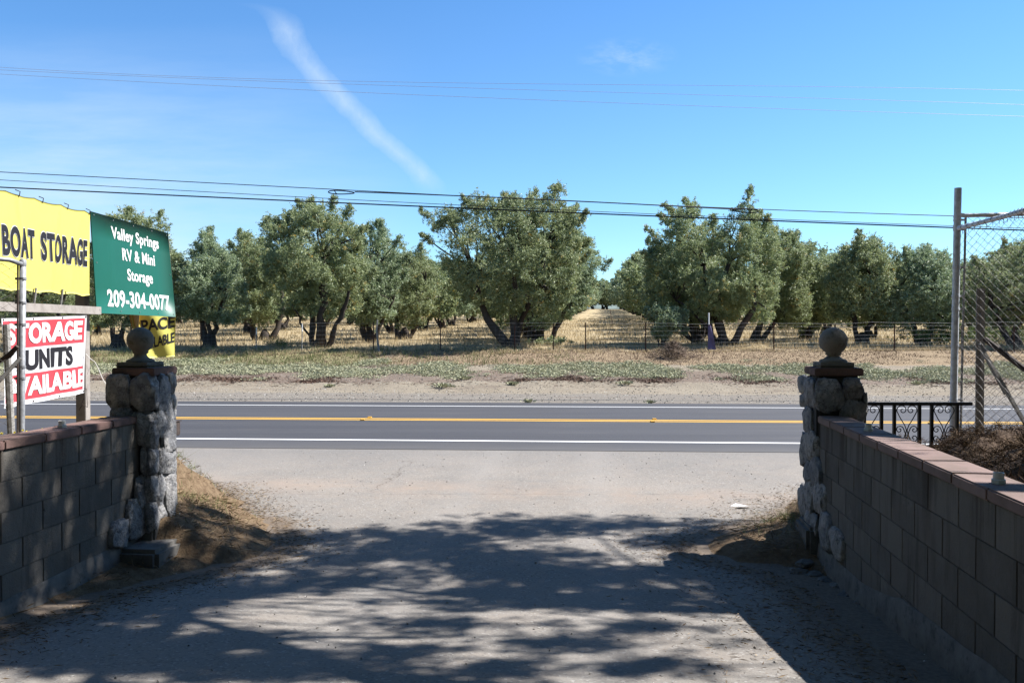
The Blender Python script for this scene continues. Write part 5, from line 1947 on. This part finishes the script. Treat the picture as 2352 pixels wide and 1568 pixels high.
o = mesh_np('creeping_weeds', V, F, M['silver'], None, tint=np.repeat(rng.uniform(0, 0.6, m_), per) + rng.uniform(0, 0.4, len(cc)))
tag(o, 'mat of grey-green creeping weeds along the far verge of the road', 'weeds', kind='stuff')
# brown dead matter at the bank edge
n = 2600
tt = 26.6 + np.abs(rng.normal(size=n)) * 0.9; x = rng.uniform(-22, 22, n); D = tt - KROAD * x
keep = nz2(x, D, 0.7, 20.0) > 0.12
x, D = x[keep], D[keep]; per = 16
cc = np.repeat(np.stack([x, D, D * 0], 1), per, 0) + rng.normal(size=(len(x) * per, 3)) * np.array([0.16, 0.10, 0])
cc[:, 2] = H(cc[:, 0], cc[:, 1]) + rng.uniform(0, 0.05, len(cc))
d = rng.normal(size=cc.shape) * np.array([1, 1, 0.3])
V, F = leaves_np(cc, d, rng.uniform(0.05, 0.14, len(cc)), rng.uniform(0.01, 0.03, len(cc)), rng)
o = mesh_np('dead_weeds', V, F, M['brown'], None, tint=rng.uniform(0, 1, len(cc)))
tag(o, 'brown withered weeds along the crumbling edge of the verge', 'dead weeds', kind='stuff')

n = 9000
tt = rng.uniform(21.9, 28.5, n); x = rng.uniform(-19, 19, n); y = tt - KROAD * x
cc = np.stack([x, y, H(x, y) + 0.008], 1)
V, F = leaves_np(cc, rng.normal(size=(n, 3)) * np.array([1, 1, 0.15]), rng.uniform(0.015, 0.06, n), rng.uniform(0.012, 0.04, n), rng)
o = mesh_np('verge_gravel', V, F, M['pebble'], None, tint=rng.uniform(0, 1, n))
tag(o, 'loose gravel and clods on the bare verge beyond the road', 'gravel', kind='stuff')
n = 5000
tt = 25.9 + np.abs(rng.normal(size=n)) * 1.3; x = rng.uniform(-20, 20, n)
keep = nz2(x, tt, 0.45, 31.0) > -0.12
x, tt = x[keep], tt[keep]; y = tt - KROAD * x
cc = np.stack([x, y, H(x, y) + rng.uniform(0.0, 0.04, len(x))], 1)
V, F = leaves_np(cc, rng.normal(size=(len(x), 3)) * np.array([1, 1, 0.2]), rng.uniform(0.05, 0.22, len(x)), rng.uniform(0.008, 0.02, len(x)), rng)
o = mesh_np('dead_stalks', V, F, M['brown'], None, tint=rng.uniform(0, 1, len(x)))
tag(o, 'brown dead stalks strewn along the top of the bare verge', 'dead stalks', kind='stuff')

# straw litter on the driveway banks
def strands(x, y, dz, ln, wd, mat, name, rng, flat=0.25, label=None, cat=None, zf=H, par=None, kind='stuff', org=None):
    n = len(x)
    d = rng.normal(size=(n, 3)) * np.array([1, 1, flat])
    c = np.stack([x, y, zf(x, y) + dz], 1)
    if org is not None: c = c - np.array(org)
    V, F = leaves_np(c, d, ln, wd, rng)
    o = mesh_np(name, V, F, mat, par, tint=rng.uniform(0, 1, n) ** 1.4)
    if kind: tag(o, label, cat, kind=kind)
    return o


n = 60000
x = rng.uniform(-6.5, 6.5, n); y = rng.uniform(5.2, 12.5, n)
b = bank(x, y)
keep = (b > 0.02) & (rng.uniform(0, 1, n) < np.clip(b * 9, 0.25, 1)) & ~((y < 6.9) & ((x < wallL(y)) | (x > wallR(y))))
x, y = x[keep], y[keep]
strands(x, y, rng.uniform(0, 0.045, len(x)), rng.uniform(0.03, 0.14, len(x)), rng.uniform(0.003, 0.010, len(x)), M['strawm'], 'straw_litter', rng, 0.4,
        label='straw and needle litter on the banks beside the two stone pillars', cat='straw')
# scattered bits on the asphalt by the banks and along the walls
n = 9000
y = rng.uniform(3.6, 10.5, n)
left = rng.random(n) < 0.5
x = np.where(left, np.interp(y, *XLp) + np.abs(rng.normal(size=n)) * 0.3, np.interp(y, *XRp) - np.abs(rng.normal(size=n)) * 0.45)
hz = lambda a, b_: np.maximum(H(a, b_), base_h(a, b_))
strands(x, y, rng.uniform(0.002, 0.01, n), rng.uniform(0.015, 0.07, n), rng.uniform(0.002, 0.007, n), M['strawm'], 'scattered_straw', rng, 0.1, label='loose straw bits scattered on the asphalt beside the banks', cat='straw', zf=hz)
n = 1300
y = rng.uniform(3.6, 13.0, n); x = rng.uniform(-3.4, 3.4, n)
cc = np.stack([x, y, hz(x, y) + 0.003], 1)
V, F = leaves_np(cc, rng.normal(size=(n, 3)) * np.array([1, 1, 0.05]), rng.uniform(0.008, 0.026, n), rng.uniform(0.006, 0.016, n), rng)
o = mesh_np('gravel_bits', V, F, M['pebble'], None, tint=rng.uniform(0, 1, n))
tag(o, 'tiny pale gravel bits scattered over the driveway', 'gravel', kind='stuff')
# green tufts on the banks
n = 2600
sel = rng.random(n)
x = np.where(sel < 0.35, rng.normal(-3.7, 0.35, n), np.where(sel < 0.7, rng.normal(-3.2, 0.3, n), rng.normal(2.75, 0.3, n)))
y = np.where(sel < 0.35, rng.normal(8.8, 0.5, n), np.where(sel < 0.7, rng.normal(7.9, 0.35, n), rng.normal(8.0, 0.5, n)))
o = blades('bank_grass', x, y, rng.uniform(0.03, 0.11, n), rng.uniform(0.003, 0.007, n), M['greengrass'], rng, 0.6)
tag(o, 'thin green grass on the two straw banks', 'grass')
# yellow flowers and grass on the yard edges behind the walls
n = 9000
left = rng.random(n) < 0.6
x = np.where(left, rng.uniform(-8.5, -3.5, n), rng.uniform(3.2, 8.5, n)); y = np.where(left, rng.uniform(7.3, 9.6, n), rng.uniform(7.5, 9.6, n))
o = blades('yard_grass', x, y, rng.uniform(0.04, 0.16, n), rng.uniform(0.003, 0.008, n), M['drygrass'], rng, 0.5)
tag(o, 'dry grass along the edges of the two raised yards', 'grass')
n = 220
x = np.where(rng.random(n) < 0.7, rng.uniform(-5.6, -4.0, n), rng.uniform(3.3, 4.6, n)); y = rng.uniform(7.5, 8.7, n)
cc = np.stack([x, y, H(x, y) + rng.uniform(0.03, 0.13, n)], 1)
V, F = leaves_np(np.repeat(cc, 3, 0), rng.normal(size=(n * 3, 3)), rng.uniform(0.02, 0.034, n * 3), rng.uniform(0.015, 0.028, n * 3), rng)
o = mesh_np('yellow_flowers', V, F, M['yflower'], None)
tag(o, 'tiny yellow flowers in the grass behind the walls', 'flowers', kind='stuff')


# heap of straw mulch behind the right wall
def heap_h(x, y):
    return H(x, y) + 0.27 * np.exp(-((x - 4.45) / 0.95) ** 2 - ((y - 6.9) / 0.85) ** 2) + 0.28 * np.exp(-((x - 3.9) / 0.9) ** 2 - ((y - 5.3) / 1.1) ** 2) + 0.06 * hnoise(x * 5, y * 5) + 0.045 * hnoise(x * 11, y * 12)


hp = thing('mulch_heap', (4.2, 6.3, 0.8), 'heap of brown straw mulch behind the pink coping', 'mulch heap')
gx = np.arange(2.75, 6.6, 0.06); gy = np.arange(3.6, 8.4, 0.06)
XX, YY = np.meshgrid(gx, gy)
edge = np.minimum(np.minimum(XX - 2.75, 6.55 - XX), np.minimum(YY - 3.6, 8.35 - YY))
ZZ = heap_h(XX, YY) - 0.15 * (1 - np.clip(edge / 0.4, 0, 1))
i = np.arange(len(gx) - 1)[None, :] + (np.arange(len(gy) - 1) * len(gx))[:, None]
F = np.stack([i, i + 1, i + 1 + len(gx), i + len(gx)], -1).reshape(-1, 4)
V = np.stack([XX, YY, ZZ], -1).reshape(-1, 3) - np.array([4.2, 6.3, 0.8])
mesh_np('mound', V, F, M['mulch'], hp, smooth=True, tint=np.full(len(F), 0.12))
n = 42000
x = rng.uniform(2.85, 6.0, n); y = rng.uniform(3.7, 8.3, n)
keep = (x > wallR(y) + 0.27)
x, y = x[keep], y[keep]
strands(x, y, rng.uniform(-0.01, 0.06, len(x)), rng.uniform(0.04, 0.15, len(x)), rng.uniform(0.0025, 0.006, len(x)), M['mulch'], 'straw', rng, 0.9, zf=heap_h, par=hp, kind=None, org=(4.2, 6.3, 0.8))

# ------------------------------------------------------------------ the tree that shades the driveway (stands right of the camera)
def ground_pt(px, py):
    r = ray(px, py)
    for s in np.linspace(2.5, 16, 400):
        p = Vector((0, 0, EYE)) + r * (s / r.y)
        if p.z <= float(base_h(p.x, p.y)): return p
    return p


def lift(p, z): return p + SUN * ((z - p.z) / SUN.z)


shade = thing('shade_tree', (8.6, 3.2, 0.8), 'tall tree outside the right edge of the picture that shades the driveway', 'tree')
shade['_org'] = (0, 0, 0)
shade.location = (0, 0, 0)
# (cx, cy, rx, ry, weight) dark patches in view pixels
patches = [(950, 1245, 200, 34, 62), (1180, 1205, 150, 20, 34), (1400, 1205, 190, 18, 34), (1080, 1280, 200, 34, 64), (1300, 1320, 240, 34, 70), (1560, 1235, 120, 22, 30),
           (1420, 1375, 260, 26, 66), (1150, 1370, 200, 24, 40), (700, 1235, 110, 18, 26), (740, 1290, 120, 18, 16), (620, 1345, 120, 20, 20), (460, 1360, 110, 26, 34),
           (330, 1400, 120, 40, 44), (150, 1480, 190, 50, 80), (380, 1500, 150, 40, 55), (640, 1530, 160, 24, 28), (540, 1470, 90, 20, 16), (820, 1330, 120, 14, 14),
           (1000, 1430, 110, 14, 10), (1300, 1475, 120, 18, 10), (1500, 1530, 110, 18, 10), (1120, 1540, 120, 16, 10), (900, 1500, 100, 16, 8), (1450, 1440, 90, 12, 8), (1600, 1330, 90, 20, 16)]
rg = random.Random(99)
S_ = []
for (cx_, cy_, rx, ry, wt) in patches:
    for _ in range(int(wt * 1.75)):
        g_p = ground_pt(cx_ + rx * max(-1.5, min(1.5, rg.gauss(0, 0.55))), cy_ + ry * max(-1.1, min(1.4, rg.gauss(0, 0.55))))
        S_.append(lift(g_p, rg.uniform(6.3, 7.9)))
for _ in range(80):
    S_.append(lift(ground_pt(rg.uniform(450, 1720), rg.uniform(1225, 1568)), rg.uniform(6.3, 7.9)))
# shade on the left wall, its coping, the left pillar and the bank
for _ in range(200):
    y = rg.uniform(4.6, 6.9); z = rg.uniform(0.1, 1.3)
    S_.append(lift(Vector((wallL(y), y, z)), rg.uniform(6.4, 8.0)))
for _ in range(60):
    S_.append(lift(Vector((rg.uniform(-3.4, -3.0), rg.uniform(6.8, 7.2), rg.uniform(1.2, 2.0))), rg.uniform(6.6, 8.0)))
for _ in range(150):
    S_.append(lift(Vector((rg.uniform(-3.1, -2.0), rg.uniform(5.7, 7.8), rg.uniform(0.0, 0.3))), rg.uniform(6.6, 8.0)))
for _ in range(130):
    y = rg.uniform(4.2, 6.6)
    S_.append(lift(Vector((wallL(y) + rg.uniform(0.0, 0.75), y, 0.1)), rg.uniform(6.6, 8.0)))
# right coping near the pillar, straw bank and heap
for _ in range(26):
    S_.append(lift(Vector((2.62, rg.uniform(5.6, 6.9), 1.23)), rg.uniform(6.6, 8.0)))
for _ in range(20):
    S_.append(lift(Vector((rg.uniform(3.0, 4.6), rg.uniform(4.6, 7.2), 1.1)), rg.uniform(6.6, 8.0)))
for _ in range(14):
    S_.append(lift(Vector((rg.uniform(1.9, 2.6), rg.uniform(7.4, 8.2), .2)), rg.uniform(6.6, 8.0)))
def raise_(s):
    while s.z < EYE + 0.405 * s.y + 0.35: s = lift(s, s.z + 0.1)
    return s


S_ = np.array([tuple(raise_(s)) for s in S_])
rng = np.random.default_rng(5)
V, F, t = foliage(S_, rng.uniform(0.10, 0.22, len(S_)), rng, 5, 11, 0.085, 0.034, up=0.0)
mesh_np('crown', V, F, M['leafA'], shade, tint=t)
mb = MB()


def shade_limb(pts_px, z0, z1, r0, r1, tail):
    q = []
    for i, (px, py) in enumerate(pts_px):
        t_ = i / (len(pts_px) - 1)
        q.append(lift(ground_pt(px, py), z0 + (z1 - z0) * t_))
    q += [Vector(t) for t in tail]
    n_ = len(q)
    mb.tube(q, [r0 + (r1 - r0) * i / (n_ - 1) for i in range(n_)], 8)


shade_limb([(400, 1405), (450, 1424), (560, 1455), (700, 1510), (872, 1566)], 7.2, 6.4, 0.03, 0.14, [(7.0, 4.3, 5.2), (8.5, 3.3, 4.2)])
shade_limb([(690, 1308), (800, 1340), (960, 1362), (1120, 1368), (1263, 1388), (1450, 1396), (1690, 1403)], 7.4, 6.4, 0.02, 0.11, [(8.0, 5.0, 5.4), (8.6, 3.3, 4.6)])
shade_limb([(1130, 1290), (1280, 1330), (1400, 1352), (1520, 1372), (1640, 1390)], 7.2, 6.5, 0.02, 0.07, [(8.0, 5.4, 5.4), (8.6, 3.4, 4.8)])
shade_limb([(420, 1345), (440, 1380), (415, 1420), (380, 1450), (300, 1500), (200, 1568)], 7.2, 6.8, 0.05, 0.09, [(6.2, 4.0, 5.5), (8.5, 3.1, 4.2)])
shade_limb([(1350, 1215), (1420, 1270), (1500, 1320), (1560, 1345)], 7.4, 6.9, 0.015, 0.045, [(8.2, 6.0, 5.8), (8.6, 3.4, 5.0)])
mb.tube([(8.9, 2.6, 0.3), (8.75, 2.9, 1.5), (8.6, 3.2, 3.0), (8.6, 3.3, 4.4), (8.7, 3.6, 6.5)], [0.42, 0.33, 0.28, 0.25, 0.1], 12)
for i in rg.sample(range(len(S_)), 230):
    s = Vector(S_[i])
    limb(mb, s + Vector((rg.uniform(0.5, 1.3), rg.uniform(-.5, .2), rg.uniform(-.5, 0.1) if s.z > EYE + 0.405 * s.y + 1.1 else 0.1)), s, 0.016, 0.005, rg, 0.1, 5, 4)
mb.build('trunk', M['bark'], shade, smooth=True)



def sky_block_tree(trunk_xy, n, fn, seed, label):  # unseen tree added to cut the sky light on the foreground
    rg = random.Random(seed)
    t_ = thing('shade_tree', (trunk_xy[0], trunk_xy[1], 0.4), label, 'tree', 'trees added around the camera to block sky light')
    t_['_org'] = (0, 0, 0); t_.location = (0, 0, 0)
    S2 = []
    while len(S2) < n:
        p = fn(rg)
        if p is not None: S2.append(p)
    S2 = np.array(S2)
    V, F, tt_ = foliage(S2, np.full(n, 0.55), np.random.default_rng(seed), 7, 12, 0.16, 0.075, up=0.1)
    mesh_np('crown', V, F, M['leafA'], t_, tint=tt_)
    mb = MB(); c = Vector((*trunk_xy, 0.2)); m_ = S2.mean(0)
    mb.tube([c, c + Z * 2.5, c + Z * 5], [0.4, 0.3, 0.26], 10)
    for i in range(14):
        limb(mb, c + Z * 4.8, S2[rg.randrange(n)], 0.12, 0.03, rg, 0.12, 6, 5)
    mb.build('trunk', M['bark'], t_, smooth=True)


def over(rg):
    x, y, z = rg.uniform(-8, 9), rg.uniform(-5, 6), rg.uniform(7, 11)
    return (x, y, z) if (y < 0.217 * z + 3.0 and z > EYE + 0.405 * y + 1.3) else None


def right_(rg):
    x, y, z = rg.uniform(12.8, 18), rg.uniform(3, 14), rg.uniform(5, 11)
    return (x, y, z) if (x - 0.81 * z > 0.62 * y + 1.2 or y < 2) and x > 0.72 * y + 1 else None


def left_(rg):
    x, y, z = rg.uniform(-17, -7.5), rg.uniform(1, 11), rg.uniform(3.5, 10)
    return (x, y, z) if -x > 0.72 * y + 1.4 else None


sky_block_tree((2.5, -4.0), 620, over, 301, 'tall tree added over the camera, outside the picture, to block sky light')
sky_block_tree((15.5, 8.0), 330, right_, 302, 'tall tree added beyond the right edge of the picture to block sky light')
sky_block_tree((-11.5, 4.5), 520, left_, 303, 'tall tree added beyond the left edge of the picture to block sky light')

finish_things()
for o in bpy.data.objects:
    if o.type == 'MESH' and 'kind' not in o.keys() and o.parent is None and 'label' not in o.keys():
        print('UNTAGGED', o.name)
